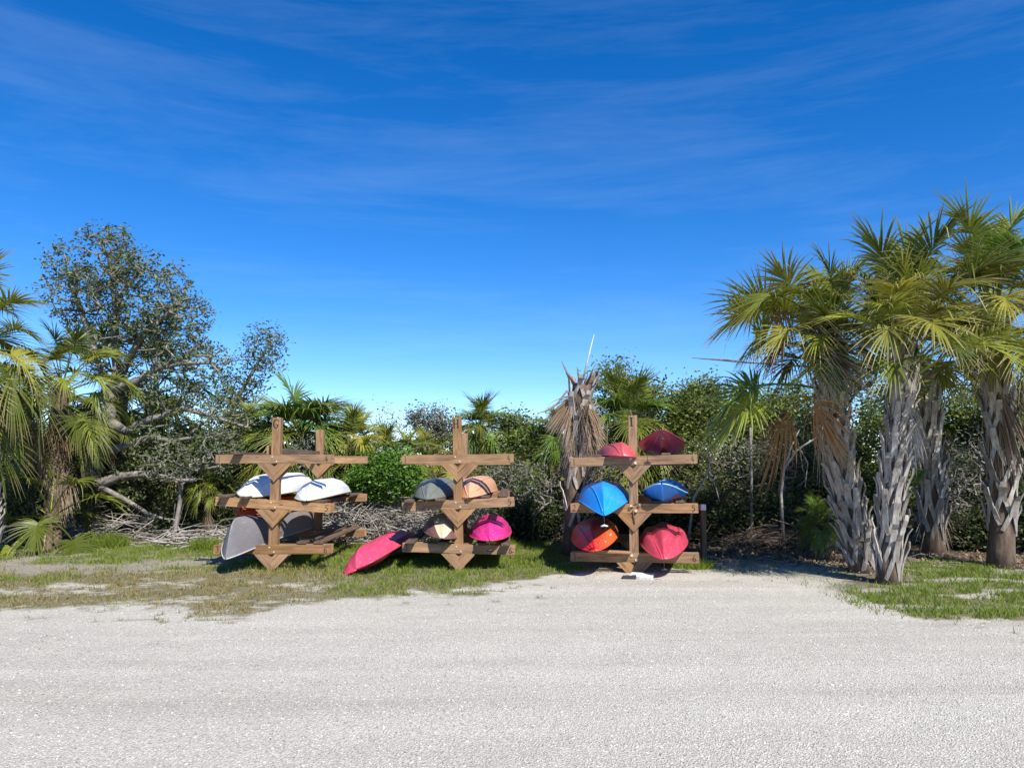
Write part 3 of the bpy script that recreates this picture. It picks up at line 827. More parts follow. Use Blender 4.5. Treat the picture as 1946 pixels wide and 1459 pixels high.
K = {
 'white': mat_plastic('white_plastic', (0.74, 0.75, 0.77), 0.35, 0.06), 'cream_rim': mat_plain('cream_rim', (0.45, 0.40, 0.25)),
 'orange': mat_plastic('orange_plastic', (0.62, 0.085, 0.012), 0.4), 'grey': mat_plastic('grey_canoe_plastic', (0.185, 0.178, 0.185), 0.55, 0.1),
 'olive': mat_plastic('dark_green_plastic', (0.135, 0.145, 0.125), 0.5), 'peach': mat_plastic('peach_plastic', (0.62, 0.315, 0.18), 0.45),
 'cream': mat_plastic('cream_plastic', (0.62, 0.53, 0.34), 0.45), 'maroon': mat_plastic('maroon_plastic', (0.33, 0.048, 0.085), 0.28),
 'plum': mat_plastic('plum_brown_plastic', (0.15, 0.065, 0.06), 0.45),
 'magenta': mat_plastic('magenta_plastic', (0.60, 0.022, 0.205), 0.35), 'pink': mat_plastic('faded_red_plastic', (0.66, 0.055, 0.125), 0.4, 0.14),
 'red': mat_plastic('red_plastic', (0.54, 0.045, 0.085), 0.36), 'blue': mat_plastic('blue_plastic', (0.010, 0.285, 0.80), 0.3, 0.1),
 'blue2': mat_plastic('mid_blue_plastic', (0.012, 0.23, 0.72), 0.35), 'redor': mat_plastic('orange_to_red_plastic', (0.66, 0.115, 0.018), 0.33, 0.1, (0.60, 0.012, 0.012), 0, -0.12, 0.20),
 'brick': mat_plastic('brick_red_plastic', (0.46, 0.065, 0.075), 0.4), 'yellow': mat_plain('yellow_rim', (0.62, 0.5, 0.2)),
 'black': mat_plain('black_plastic', (0.02, 0.02, 0.022), 0.5), 'paleblue': mat_plastic('pale_blue_plastic', (0.30, 0.52, 0.68), 0.5),
}
# --- rack G
GY = gp.y
boat('kayak', 'white kayak lying upside down on rack G, left of the post', 3.5, 0.37, 0.24, (K['white'], K['cream_rim']), P(463, 944, GY - 0.10), yaw=R(-1.5), pitch=R(1.0), roll=R(8), fa=3.0, fb=0.6, rise=0.06, e=5, rim=K['cream_rim'])
boat('kayak', 'white kayak with faceted hull lying upside down on rack G, right of the post', 2.9, 0.37, 0.25, (K['white'], K['cream_rim']), P(582, 951, GY - 0.16), yaw=R(2.5), pitch=R(0), roll=R(-3), fa=2.6, fb=0.62, facet=True, rise=0.05, e=6, rim=K['cream_rim'])
boat('kayak', 'orange kayak half hidden behind the middle arm of rack G', 3.2, 0.33, 0.22, (K['orange'], K['orange']), P(458, 978, GY + 0.14), yaw=R(-1), pitch=R(0), roll=R(4), fa=3.0, fb=0.5, rise=0.03, e=4)
boat('canoe', 'grey canoe lying upside down on the lowest arm of rack G', 4.5, 0.43, 0.34, (K['grey'], K['grey']), P(428, 1062, GY - 0.62), yaw=R(-0.5), pitch=R(0), roll=R(5), cat='canoe', rise=0.24, e=42, fa=2.6, fb=0.75, vee=4.0, open_top=True, rim=mat_plain('pale_rim', (0.42, 0.41, 0.40)))
# --- rack H
HY = hp.y
boat('kayak', 'dark green kayak lying upside down on rack H', 3.1, 0.35, 0.25, (K['olive'], K['black']), P(810, 949, HY - 0.30), yaw=R(-2), roll=R(2), fa=2.4, fb=0.55, rise=0.04, e=5, vee=2.2, rim=K['black'], toggle=K['black'], tunnel=0.02)
bo, sf, hh = boat('kayak', 'peach coloured kayak lying upside down on rack H', 2.9, 0.30, 0.26, (K['peach'], K['peach']), P(891, 945, HY - 0.18), yaw=R(-3.5), roll=R(-3), fa=2.5, fb=0.6, rise=0.04, e=5, vee=2.0)
def squiggle(parent, sf, i0, i1, u, sgn, n, mat, amp=0.03):
    """small worn wordmark: slanted letter strokes lying on the hull"""
    mb = MB()
    a, b = sf(i0, u, sgn), sf(i1, u, sgn)
    d = (b - a); up = (sf(i0, u + 0.12, sgn) - a).normalized()
    nrm = d.cross(up).normalized()
    if nrm.x * sgn < 0: nrm = -nrm
    for k in range(n):
        p = a + d * (k + 0.5) / n + nrm * 0.006
        h = amp * (0.7 + 0.5 * ((k * 7) % 3) / 2)
        mb.tube([p - up * h, p + up * h * 0.2 + d.normalized() * 0.006, p + up * h + d.normalized() * 0.016], 0.0035, 4)
        mb.tube([p + up * h * 0.3, p + up * h * 0.3 + d / n * 0.6], 0.003, 4)
    obj('wordmark', mb.mesh('wordmark', mat), parent)
squiggle(hh, sf, 5, 8, 0.62, -1, 6, K['plum'], 0.018)
boat('kayak', 'cream kayak with plum sides lying upside down low on rack H', 3.0, 0.36, 0.23, (K['cream'], K['plum']), P(840, 1023, HY - 0.32), yaw=R(3), roll=R(6), fa=2.6, fb=0.5, facet=True, rise=0.03, e=5, two=K['plum'], rim=K['plum'])
boat('kayak', 'magenta kayak lying upside down low on rack H', 2.8, 0.345, 0.24, (K['magenta'], K['red']), P(930, 1027, HY - 0.34), yaw=R(1), roll=R(-1), fa=3.2, fb=0.5, facet=True, rise=0.03, e=5, rim=K['red'], toggle=K['black'])
# pink boat leaning from the ground up onto the lowest arm of rack H
b0 = G(664, 1094) + Vector((0.12, -0.05, 0.10)); tgt = P(768, 1014, HY + 1.9)
dv = tgt - b0
boat('kayak', 'faded pink red kayak tipped over on the grass between racks G and H', 2.6, 0.40, 0.27, (K['pink'], K['red']), b0, yaw=-math.atan2(dv.x, dv.y) , pitch=R(3.5), roll=R(-26), fa=4.0, fb=0.30, facet=True, rise=0.0, e=6, group='kayaks stored on the racks', rim=K['red'])
# --- rack I
IY = ip.y
boat('kayak', 'small brick red kayak on the top arm of rack I, left of the post', 2.9, 0.29, 0.22, (K['brick'], K['brick']), P(1184, 866, IY - 0.30), yaw=R(-3), pitch=R(-1), roll=R(4), fa=5, fb=0.4, rise=0.0, e=14, vee=3)
boat('kayak', 'glossy maroon kayak on the top arm of rack I, right of the post', 3.6, 0.39, 0.22, (K['maroon'], K['maroon']), P(1257, 816, IY - 0.40), yaw=R(-11), flip=False, rise=0.16, e=2.6, fa=2.2, fb=0.7, vee=1.0, deck=0.06, toggle=K['black'], tunnel=0.02)
boat('kayak', 'bright blue kayak lying upside down on the middle arm of rack I', 3.3, 0.41, 0.30, (K['blue'], K['blue']), P(1148, 979, IY - 0.95), yaw=R(-7), pitch=R(-1.0), roll=R(-1), fa=1.9, fb=0.72, rise=0.17, e=4.2, vee=0.55, toggle=M['white_paint'])
bs, sfs, hs_ = boat('kayak', 'blue sit on kayak with orange sticker on the middle arm of rack I', 3.1, 0.37, 0.14, (K['blue2'], K['blue2']), P(1257, 919, IY - 0.45), yaw=R(-13), flip=False, rise=0.17, e=6, fa=2.6, fb=0.5, facet=True, vee=1.4, deck=-0.03, cockpit=False, rim=K['paleblue'])
q0, q1, q2, q3 = [sfs(i, u, 1) for i, u in ((7, .50), (9, .50), (9, .72), (7, .72))]
nn_ = (q1 - q0).cross(q3 - q0).normalized(); nn_ = nn_ if nn_.x > 0 else -nn_
obj('sticker', MB().add([q + nn_ * 0.006 for q in (q0, q1, q2, q3)], [[0, 1, 2, 3]]).mesh('sticker', K['orange']), hs_)
bo2, sf2, h2 = boat('kayak', 'orange and red kayak with white wordmark low on rack I', 3.3, 0.38, 0.23, (K['redor'], K['redor']), P(1131, 1047, IY - 0.75), yaw=R(-6.5), roll=R(-7), fa=2.4, fb=0.55, rise=0.09, e=4.5, vee=1.4)
squiggle(h2, sf2, 5, 9, 0.72, -1, 7, M['white_paint'], 0.02)
boat('kayak', 'rose red kayak lying upside down low on rack I, right of the post', 3.3, 0.37, 0.22, (K['red'], K['red']), P(1262, 1062, IY - 0.85), yaw=R(-11), roll=R(0), fa=2.5, fb=0.55, rise=0.12, e=4.5, vee=1.4, tunnel=0.06, toggle=K['black'])

# ------------------------------------------------------------------ small things
mp_ = GX(1338, 13.3)
marker = empty('marker_post', mp_, R(6), 'short grey timber marker post with a white top beside rack I', 'post')
board('shaft', 0.95, 0.085, 0.085, marker, (0, 0, 0.375), (0, R(-90), 0), M['wood_dark'])
board('cap', 0.10, 0.087, 0.087, marker, (0, 0, 0.902), (0, R(-90), 0), M['white_paint'])
sl = G(1215, 1098)
slab = MB().box(-0.17, 0.17, -0.13, 0.13, 0.0, 0.055).mesh('concrete_slab', M['concrete'], bevel=0.012)
tag(obj('concrete_slab', slab, None, sl + Vector((0.03, 0, 0.0)), (R(3), R(2), R(-18))), 'small pale concrete slab on the gravel before rack I', 'slab')
slab2 = MB().box(-0.10, 0.10, -0.06, 0.06, 0.0, 0.05).mesh('dark_block', M['black_rubber'], bevel=0.008)
tag(obj('dark_block', slab2, None, G(1196, 1100), (0, R(-4), R(-14))), 'small dark block lying against the concrete slab', 'block')

# ------------------------------------------------------------------ palms
def frond_mesh(seed, elev, kind='green', nleaf=54, Lp=1.12, Lb=0.85, mat=None):
    rng = np.random.default_rng(seed)
    pts = [np.zeros(3)]; e = R(elev); n = 7
    bend = R({'green': 26, 'dead': 60, 'hang': 25}[kind]) * max(0.15, math.cos(R(elev)))
    if kind == 'hang': bend = R(12)
    dirs = []
    for i in range(n):
        t = i / n
        ee = e - bend * t ** 1.5
        d = np.array([math.cos(ee), 0, math.sin(ee)]); dirs.append(d)
        pts.append(pts[-1] + d * Lp / n)
    # costa
    cos_l = 0.42 * Lb; nc = 6; cp = [pts[-1]]; cd = []
    cb = R({'green': 50, 'dead': 50, 'hang': 20}[kind]) * (0.35 + 0.65 * max(0.0, math.cos(ee)))
    e1 = ee
    for i in range(nc):
        ee = e1 - cb * (i + 1) / nc
        d = np.array([math.cos(ee), 0, math.sin(ee)]); cd.append(d); cp.append(cp[-1] + d * cos_l / nc)
    cd.append(cd[-1])
    pv, pf = polytube([Vector(p) for p in pts] + [Vector(cp[2]), Vector(cp[4])], [0.024 - 0.013 * i / 9 for i in range(len(pts) + 2)], 4, True)
    V = [tuple(p) for p in pv]; Fs = [list(f) for f in pf]; T = [0.3] * len(V)
    S = np.array([0, 1.0, 0])
    fan = {'green': 125, 'dead': 75, 'hang': 30}[kind]
    dro = {'green': 0.34, 'dead': 1.1, 'hang': 0.9}[kind]
    for k in range(nleaf):
        f = -1 + 2 * (k + 0.5) / nleaf
        a = R(fan) * f * (0.93 + 0.07 * rng.random()) + rng.normal(0, 0.025 if kind == 'green' else 0.16)
        c = (1 - abs(f)) * nc; i0 = min(int(c), nc - 1); fr = c - i0
        o = cp[i0] * (1 - fr) + cp[i0 + 1] * fr
        Tn = cd[i0]; Nn = np.cross(S, Tn); Nn = Nn * (1 if Nn[2] > 0 else -1) if abs(Nn[2]) > .05 else -Nn
        lift = 0.35 if kind == 'green' else -0.25
        d = math.cos(a) * Tn + math.sin(a) * S + Nn * lift * abs(math.sin(a)) + rng.normal(0, 0.03 if kind == 'green' else 0.10, 3)
        d /= np.linalg.norm(d)
        ll = Lb * (0.72 + 0.28 * math.cos(a * 0.8)) * (0.85 + 0.25 * rng.random())
        wv = np.cross(d, Nn); wv /= (np.linalg.norm(wv) + 1e-9)
        nv = np.cross(wv, d)
        if nv[2] < 0: nv = -nv
        dr = dro * (0.5 + 0.8 * rng.random())
        if kind == 'green' and rng.random() < 0.2: dr *= 2.6; ll *= 0.85
        if kind == 'green' and rng.random() < 0.06: continue
        st = [0.0, 0.28, 0.52, 0.76, 1.0]; ws = [0.008, 0.0195, 0.0145, 0.0075, 0.001]
        if kind != 'green': ws = [0.008, 0.015, 0.014, 0.010, 0.001]
        b0 = len(V)
        for t, wd in zip(st, ws):
            g = dr * ll * max(0, t - 0.18) ** 2.0
            p = o + d * ll * t * (1 - 0.12 * dr * t) + np.array([0, 0, -1]) * g
            V.append(tuple(p - wv * wd)); V.append(tuple(p + nv * wd * 0.55)); V.append(tuple(p + wv * wd)); T += [t, t, t]
        for j in range(4):
            q = b0 + j * 3
            Fs.append([q, q + 1, q + 4, q + 3]); Fs.append([q + 1, q + 2, q + 5, q + 4])
    return mesh_np('frond', V, Fs, mat, False, {'tl': ('POINT', 'FLOAT', T)})

FR = {}
for kind, els in (('green', (80, 55, 32, 8, -18, -42)),):
    for el in els:
        for mtn in ('frond', 'frond_y', 'frond_b'):
            FR[(mtn, el)] = [frond_mesh(abs(el) * 7 + j + (0 if el >= 0 else 500), el, 'green', mat=M[mtn]) for j in range(2)]
for mtn in ('dead', 'dead_or', 'dead_gr'):
    FR[(mtn, 'dead')] = [frond_mesh(900 + j, -15, 'dead', 40, 0.8, 0.85, mat=M[mtn]) for j in range(2)]
    FR[(mtn, 'hang')] = [frond_mesh(950 + j, -82, 'hang', 44, 0.35, 0.9, mat=M[mtn]) for j in range(3)]

FRS = {}
for el in (80, 55, 32, 8, -18, -42):
    for mtn in ('frond', 'frond_y', 'frond_b'):
        FRS[(mtn, el)] = [frond_mesh(abs(el) * 5 + j + (40 if el >= 0 else 700), el, 'green', 50, 0.55, 0.85, mat=M[mtn]) for j in range(2)]

def put_frond(root, key, at, az, sc, rng, tilt=None, short=False):
    lst = FRS[key] if short and key in FRS else FR[key]
    me = lst[rng.integers(len(lst))]
    o = obj('frond', me, root, at)
    o.rotation_euler = (rng.normal(0, 0.16) if tilt is None else tilt, rng.normal(0, 0.06), az)
    o.scale = (sc, sc, sc)
    return o

def boot_mesh(seed):
    rng = random.Random(seed)
    mb = MB()
    r = 0.17
    def ribbon(path, wid, th):
        n = len(path); v = []; f = []
        for i, (a, z, out) in enumerate(path):
            rr = r + out
            d0 = path[max(i - 1, 0)]; d1 = path[min(i + 1, n - 1)]
            ta = (d1[0] - d0[0]) * r; tz = d1[1] - d0[1]; l = math.hypot(ta, tz) or 1
            na, nz = -tz / l, ta / l
            w = wid[i] / 2
            for s in (-1, 1):
                aa = a + s * na * w / r; zz = z + s * nz * w
                for k in (0, 1):
                    R2 = rr + (th if k else 0)
                    v.append((R2 * math.cos(aa), R2 * math.sin(aa), zz))
        for i in range(n - 1):
            o = i * 4; p = o + 4
            f += [[o + 1, o + 3, p + 3, p + 1], [o, p, p + 2, o + 2], [o, o + 1, p + 1, p], [o + 2, p + 2, p + 3, o + 3]]
        f += [[0, 2, 3, 1], [4 * n - 4, 4 * n - 3, 4 * n - 1, 4 * n - 2]]
        mb.add(v, f)
    j = lambda s: rng.uniform(-s, s)
    for sg in (-1, 1):
        ribbon([(sg * (0.62 + j(.05)), -0.20, 0.004), (sg * 0.40, -0.10, 0.014), (sg * 0.12, 0.04 + j(.01), 0.03)], [0.05, 0.058, 0.05], 0.018)
    L = 0.22 + j(0.05)
    ribbon([(0, 0.0, 0.026), (j(.03), 0.10, 0.05), (j(.05), L, 0.10 + j(.03)), (j(.08), L + 0.07, 0.14 + j(.04))], [0.085, 0.07, 0.055, 0.04], 0.022)
    return mb.mesh('leaf_base', M['boot'], bevel=0)
BOOTS = [boot_mesh(i) for i in range(5)]

def lerp_path(path, t):
    n = len(path) - 1
    i = min(int(t * n), n - 1); f = t * n - i
    return Vector(path[i]).lerp(Vector(path[i + 1]), f)

def palm(label, path, r0, r1, nfr, seed, sc=1.0, mats=('frond',), low=-42, boots=0, boot_from=0.05, dead=0, deadkey='dead', hang=0, hangkey='dead', extra=(), group='cabbage palms', name='palm_tree', top=0.35, emax=85, hang_low=0.35, boot_s=1.0, azr=None, hang_s=1.0, short=False):
    """path: world points base..crown.  extra: (key, azimuth deg, drop m, scale[, az tilt])"""
    rng = np.random.default_rng(seed)
    base = Vector(path[0])
    root = empty(name, base, 0, label, 'palm', group)
    loc = [Vector(p) - base for p in path]
    # trunk
    N = 18
    pts = [lerp_path(loc, i / (N - 1)) for i in range(N)]
    rad = [r0 + (r1 - r0) * i / (N - 1) for i in range(N)]
    rad[0] *= 1.18; rad[1] *= 1.06
    pts[0] = pts[0] + Vector((0, 0, -0.12))
    mb = MB(); v, f = polytube(pts, rad, 14)
    v = [Vector(p) + Vector((rng.normal(0, .008), rng.normal(0, .008), 0)) for p in v]
    obj('trunk', mb.add(v, f).mesh('trunk', M['ptrunk'], True), root)
    for k in range(boots):
        t = boot_from + (1.0 - boot_from) * (k + 0.5) / boots
        p = lerp_path(loc, t); az = k * 2.39996 + rng.normal(0, 0.12)
        rr = r0 + (r1 - r0) * t
        s = rr / 0.17
        o = obj('leaf_base', BOOTS[rng.integers(5)], root, p)
        q = lerp_path(loc, min(1, t + 0.05)) - lerp_path(loc, max(0, t - 0.05))
        rot = Vector((0, 0, 1)).rotation_difference(q.normalized()).to_matrix().to_4x4() @ Matrix.Rotation(az, 4, 'Z')
        o.rotation_euler = rot.to_euler(); z = boot_s * (0.9 + 0.3 * rng.random())
        o.scale = (s, s, z * (1.0 + 0.25 * rng.random()))
    c = loc[-1]
    els = (80, 55, 32, 8, -18, -42)
    for k in range(nfr):
        t = (k + 0.5) / nfr
        el = emax + (low - emax) * t ** 0.85
        key = min(els, key=lambda q: abs(q - el))
        az = k * 2.39996 + rng.normal(0, 0.2) + seed
        mt = mats[int(rng.integers(len(mats)))]
        if t > 0.75 and 'frond_y' in FRM.get(mats, ()): mt = 'frond_y'
        put_frond(root, (mt, key), c + Vector((0, 0, -top * t * sc + rng.normal(0, 0.02))), az, sc * (0.88 + 0.24 * rng.random()), rng, short=short)
    for k in range(dead):
        put_frond(root, (deadkey, 'dead'), c + Vector((0, 0, -top * sc)), rng.random() * 6.28, sc * (0.85 + 0.3 * rng.random()), rng)
    for k in range(hang):
        a = rng.random() * 6.28 if azr is None else rng.uniform(*azr)
        put_frond(root, (hangkey, 'hang'), c + Vector((0, 0, -top * sc - hang_low * rng.random())) + Vector((math.cos(a), math.sin(a), 0)) * r1 * 0.8, a, sc * hang_s * (0.75 + 0.4 * rng.random()), rng)
    for ex in extra:
        key, az, dz, s = ex[:4]
        o = put_frond(root, key, c + Vector((0, 0, dz)), R(az), s, rng, tilt=ex[4] if len(ex) > 4 else 0.0)
    return root
FRM = {}

def pp(pxl, Y0, Y1=None):
    """trunk path through pixels, first on the ground at depth Y0"""
    n = len(pxl); out = []
    for i, (a, b) in enumerate(pxl):
        Y = Y0 + ((Y1 if Y1 else Y0) - Y0) * i / (n - 1)
        out.append(GX(a, Y0) if i == 0 else P(a, b, Y))
    return out

# right group
pa = palm('cabbage palm with criss crossed grey leaf bases, leaning left beside the front palm', pp([(1642, 1090), (1612, 960), (1592, 850), (1580, 760), (1578, 665)], 12.0), 0.175, 0.14, 24, 3, 0.84, ('frond', 'frond', 'frond_y'), 22, 120, 0.03, dead=0, hang=2, hangkey='dead_gr', top=0.35,
     extra=[(('frond', 8), 186, -0.75, 1.1, -0.8), (('frond_b', 8), 178, -0.65, 1.05, -0.5), (('dead_or', 'dead'), 188, -0.65, 0.95, -0.6), (('dead_or', 'dead'), 200, -0.55, 0.8, 0.6), (('dead', 'dead'), 186, 0.30, 0.85, 0.8), (('dead', 'dead'), 198, 0.25, 0.85, 1.0), (('dead', 'dead'), 215, 0.2, 0.7, 0.7), (('dead_or', 'dead'), 183, 1.15, 1.0, -0.7), (('dead', 'dead'), 190, 0.95, 0.95, 0.6), (('frond', 8), 190, 0.35, 0.95, 0.8), (('frond_y', 32), 182, 0.3, 1.0, 0.7), (('frond', 32), 205, 0.3, 0.95), (('frond_b', -18), 250, 0.35, 0.8), (('frond', 55), 170, 0.2, 1.05, 0.8)])
b_ = Vector(GX(1642, 12.0))
obj('petiole', MB().tube([P(1584, 700, 12.0) - b_, P(1500, 694, 11.85) - b_, P(1420, 689, 11.7) - b_, P(1385, 685, 11.6) - b_, P(1315, 680, 11.5) - b_], [0.02, 0.014, 0.011, 0.018, 0.004], 5).mesh('petiole', M['stick_br'], True), pa)
palm('cabbage palm with pale shaggy boots and a skirt of bleached fibre, standing nearest the drive', pp([(1688, 1104), (1694, 960), (1706, 830), (1714, 750), (1716, 690)], 10.9), 0.145, 0.11, 24, 8, 0.82, ('frond', 'frond', 'frond_y'), 30, 104, 0.05, dead=0, hang=9, hangkey='dead_gr', top=0.45, hang_low=0.25, azr=(-2.3, -0.9), hang_s=0.55,
     extra=[(('frond_y', 32), 262, 0.0, 0.86), (('frond_y', 55), 240, 0.0, 0.82), (('frond_y', 32), 235, 0.05, 0.85), (('frond', 55), 200, 0.0, 0.9, 0.6), (('frond_y', 55), 285, 0.0, 0.9), (('frond', 80), 200, 0.1, 1.05), (('frond', 80), 20, 0.1, 1.08), (('frond', 80), 300, 0.1, 1.12), (('frond', 55), 330, 0.1, 1.15), (('frond', 32), 350, -0.1, 1.05)])
palm('cabbage palm with spiky boots and a brown skirt, standing in shade behind the front palm', pp([(1772, 1046), (1768, 900), (1762, 780), (1760, 715)], 14.4), 0.19, 0.16, 22, 15, 0.88, ('frond',), 5, 70, 0.1, hang=2, hangkey='dead', top=0.3, boot_s=1.3,
     extra=[(('dead', 'hang'), 265, -2.0, 0.7), (('dead', 'hang'), 240, -2.0, 0.7), (('dead', 'hang'), 290, -2.05, 0.75), (('frond_b', 8), 215, -1.75, 0.3)])
palm('cabbage palm with a ragged brown trunk at the edge of the lawn', pp([(1903, 1074), (1905, 950), (1898, 800), (1892, 720), (1890, 632)], 12.6), 0.19, 0.15, 32, 21, 0.90, ('frond', 'frond', 'frond_y'), 16, 70, 0.16, dead=1, deadkey='dead', hang=3, top=0.35,
     extra=[(('frond_y', -18), 262, 0.2, 0.8), (('frond_y', -42), 235, 0.25, 0.7), (('frond_y', -18), 285, 0.2, 0.75), (('frond_b', 55), 255, 0.1, 1.1), (('frond_b', 32), 300, 0.0, 1.1), (('frond_y', 32), 245, -0.1, 1.0), (('frond', 80), 10, 0.3, 1.15), (('frond', 80), 190, 0.3, 1.1), (('frond_y', 8), 225, 0.1, 0.9), (('frond', 55), 180, 0.1, 1.05)])
# left group
palm('cabbage palm with a great drooping crown at the shaded corner', pp([(-30, 1046), (-36, 900), (-50, 760), (-80, 640)], 13.6), 0.19, 0.17, 36, 31, 0.84, ('frond', 'frond_y'), -42, 120, 0.05, dead=4, deadkey='dead', hang=16, top=0.7, hang_low=1.2,
     extra=[(('frond_y', -18), 315, -0.35, 1.0), (('dead', 'dead'), 300, -0.3, 1.1), (('frond', -18), 345, -0.1, 1.1), (('dead', 'dead'), 335, -0.1, 1.15), (('dead', 'dead'), 320, -0.6, 1.0), (('frond', -42), 350, -0.7, 1.1), (('frond', -42), 0, -0.5, 1.1), (('frond', -18), 10, -0.2, 1.15)])
palm('cabbage palm hung with dark fronds under the grey tree', pp([(98, 1030), (104, 900), (112, 780), (118, 735)], 15.4), 0.17, 0.15, 30, 37, 0.72, ('frond',), -42, 0, 0.05, dead=3, hang=12, top=0.6, hang_low=0.9)
palm('young palm with a short pale stem in the shade', pp([(92, 1036), (96, 975)], 15.0), 0.07, 0.06, 12, 41, 0.75, ('frond',), -30, 0, hang=2, hangkey='dead_gr', top=0.15)
palm('palm with an orange dead skirt behind the grey tree', pp([(226, 1012), (226, 860), (220, 735)], 18.6), 0.2, 0.19, 16, 43, 0.9, ('frond',), -30, 26, 0.2, hang=6, hangkey='dead_or', top=0.35, azr=(-2.8, -0.3))
palm('palm with an orange dead skirt beyond the arching grey limb', pp([(300, 1008), (296, 860), (290, 745)], 19.4), 0.2, 0.19, 16, 47, 0.9, ('frond',), -30, 20, 0.2, hang=6, hangkey='dead_or', top=0.35, azr=(-2.8, -0.3))
# middle
palm('full round palm crown of bright green fans behind rack G', pp([(600, 1012), (585, 900), (572, 822)], 17.4), 0.2, 0.2, 84, 53, 1.0, ('frond_b', 'frond_b', 'frond'), -35, 0, hang=5, top=0.7, dead=2, hang_low=0.5, short=True, hang_s=0.8, emax=70)
palm('palm with drooping browning fans behind the right arm of rack G', pp([(676, 1008), (676, 900), (672, 842)], 17.8), 0.17, 0.16, 34, 59, 0.72, ('frond', 'frond_y', 'frond'), -42, 0, hang=5, top=0.5, dead=4, short=True)
palm('palm with a compact tufted crown behind rack H', pp([(912, 1000), (914, 880), (912, 812)], 20.0), 0.15, 0.14, 44, 61, 0.66, ('frond', 'frond_b'), -42, 0, hang=6, top=0.5, dead=1, hangkey='dead', short=True)
palm('palm with wide bright fans behind rack I', pp([(1186, 1014), (1190, 900), (1192, 798)], 17.0), 0.18, 0.16, 46, 67, 0.92, ('frond_b', 'frond', 'frond'), -35, 0, hang=2, top=0.7, dead=1, short=True, extra=[(('dead_gr', 'hang'), 230, 1.1, 0.8)])
palm('palm fans showing behind the dead palm trunk', pp([(1052, 1014), (1056, 900), (1060, 830)], 18.0), 0.15, 0.14, 24, 71, 0.6, ('frond', 'frond_b'), -30, 0, hang=2, top=0.4, short=True)
# low palmettos
for k, (a, Y, s, mt, lab) in enumerate([(735, 18.2, 0.85, 'frond_b', 'low palmetto fans above the bright bush'), (772, 17.6, 0.8, 'frond', 'low palmetto with green and tan fans left of rack H post'), (812, 19.5, 0.8, 'frond_y', 'low yellowish palmetto behind the upper arm of rack H'),
                                     (396, 16.3, 0.5, 'frond', 'spiky yellow green palmetto beside the arms of rack G'), (985, 17.0, 0.6, 'frond_b', 'small palmetto right of rack H'), (860, 17.6, 0.7, 'frond_y', 'small palmetto behind the post of rack H'), (690, 17.2, 0.8, 'frond', 'dark green palmetto below the browning palm'),
                                     (470, 18.0, 0.8, 'frond_y', 'yellow green palmetto above the left arm of rack G'), (1560, 13.6, 0.5, 'frond_b', 'small green palmetto at the foot of the leaning palm'), (150, 17.0, 0.6, 'frond', 'dark palmetto at the foot of the shaded palms'), (350, 17.8, 0.7, 'frond_y', 'dry palmetto under the grey tree')]):
    zc = {735: 865, 772: 868, 812: 862, 396: 925, 985: 905, 860: 905, 690: 890, 470: 812, 1560: 990, 150: 925, 350: 905}[a]
    palm(lab, pp([(a, 0), (a, zc + 22), (a, zc)], Y), 0.05, 0.05, 20, 100 + k, s * 0.72, (mt, 'frond'), -30, 0, hang=1, top=0.2, short=True, group='low palmettos', name='palmetto')

# dead palm beside rack I
def snag():
    path = pp([(1086, 1030), (1092, 900), (1098, 800), (1106, 730)], 14.2)
    root = palm('dead palm trunk hung with grey brown dead fronds beside rack I', path, 0.15, 0.17, 0, 77, 0.55, ('frond',), 0, 30, 0.1, dead=0, hang=40, hangkey='dead', top=0.0, hang_low=0.8, group=None, name='dead_palm')
    rng = np.random.default_rng(4)
    c = Vector(path[-1]) - Vector(path[0])
    for k in range(16):
        a = rng.random() * 6.28
        put_frond(root, ('dead', 'hang'), c + Vector((math.cos(a) * .14, math.sin(a) * .14, -0.45 * rng.random())), a, 0.4 + 0.25 * rng.random(), rng, tilt=rng.normal(0, 0.35))
    for k in range(9):          # broken petioles standing out of the top
        a = rng.random() * 6.28; l = 0.25 + 0.35 * rng.random()
        d = Vector((math.cos(a) * 0.7, math.sin(a) * 0.7, 0.7 + rng.random() * .5)).normalized()
        st = c + Vector((math.cos(a) * 0.12, math.sin(a) * 0.12, -0.05))
        obj('petiole', MB().tube([st, st + d * l * 0.6, st + d * l + Vector((0, 0, 0.03))], [0.03, 0.018, 0.006], 5).mesh('petiole', M['stick_br'], True), root)
    b = Vector(path[0])
    obj('petiole', MB().tube([P(1108, 722, 14.2) - b, P(1119, 675, 14.2) - b, P(1129, 636, 14.2) - b], [0.022, 0.013, 0.004], 5).mesh('petiole', mat_plain('bleached_petiole', (0.62, 0.6, 0.56)), True), root)
    obj('petiole', MB().tube([P(1078, 742, 14.1) - b, P(1060, 766, 14.0) - b, P(1040, 780, 14.0) - b, P(1022, 785, 13.9) - b], [0.02, 0.016, 0.014, 0.006], 5).mesh('petiole', M['stick_br'], True), root)
snag()

# ------------------------------------------------------------------ trees and shrubs
def leaf_mesh(name, centers, size, mat, rng, up=0.5, aspect=0.5):
    n = len(centers)
    d = rng.normal(0, 1, (n, 3)); d[:, 2] *= 0.6; d /= np.linalg.norm(d, axis=1, keepdims=True)
    nn = rng.normal(0, 1, (n, 3)) + np.array([0.15, -0.35, up * 1.6]); 
    w = np.cross(d, nn); w /= (np.linalg.norm(w, axis=1, keepdims=True) + 1e-9)
    s = size * (0.6 + 0.8 * rng.random(n))[:, None]
    a = centers; b = centers + d * s * 0.5 + w * s * aspect * 0.5; c = centers + d * s; e = centers + d * s * 0.5 - w * s * aspect * 0.5
    V = np.stack([a, b, c, e], 1).reshape(-1, 3)
    Fc = np.arange(4 * n).reshape(n, 4)
    return mesh_np(name, V, Fc, mat, False, {'rnd': ('FACE', 'FLOAT', rng.random(n))})

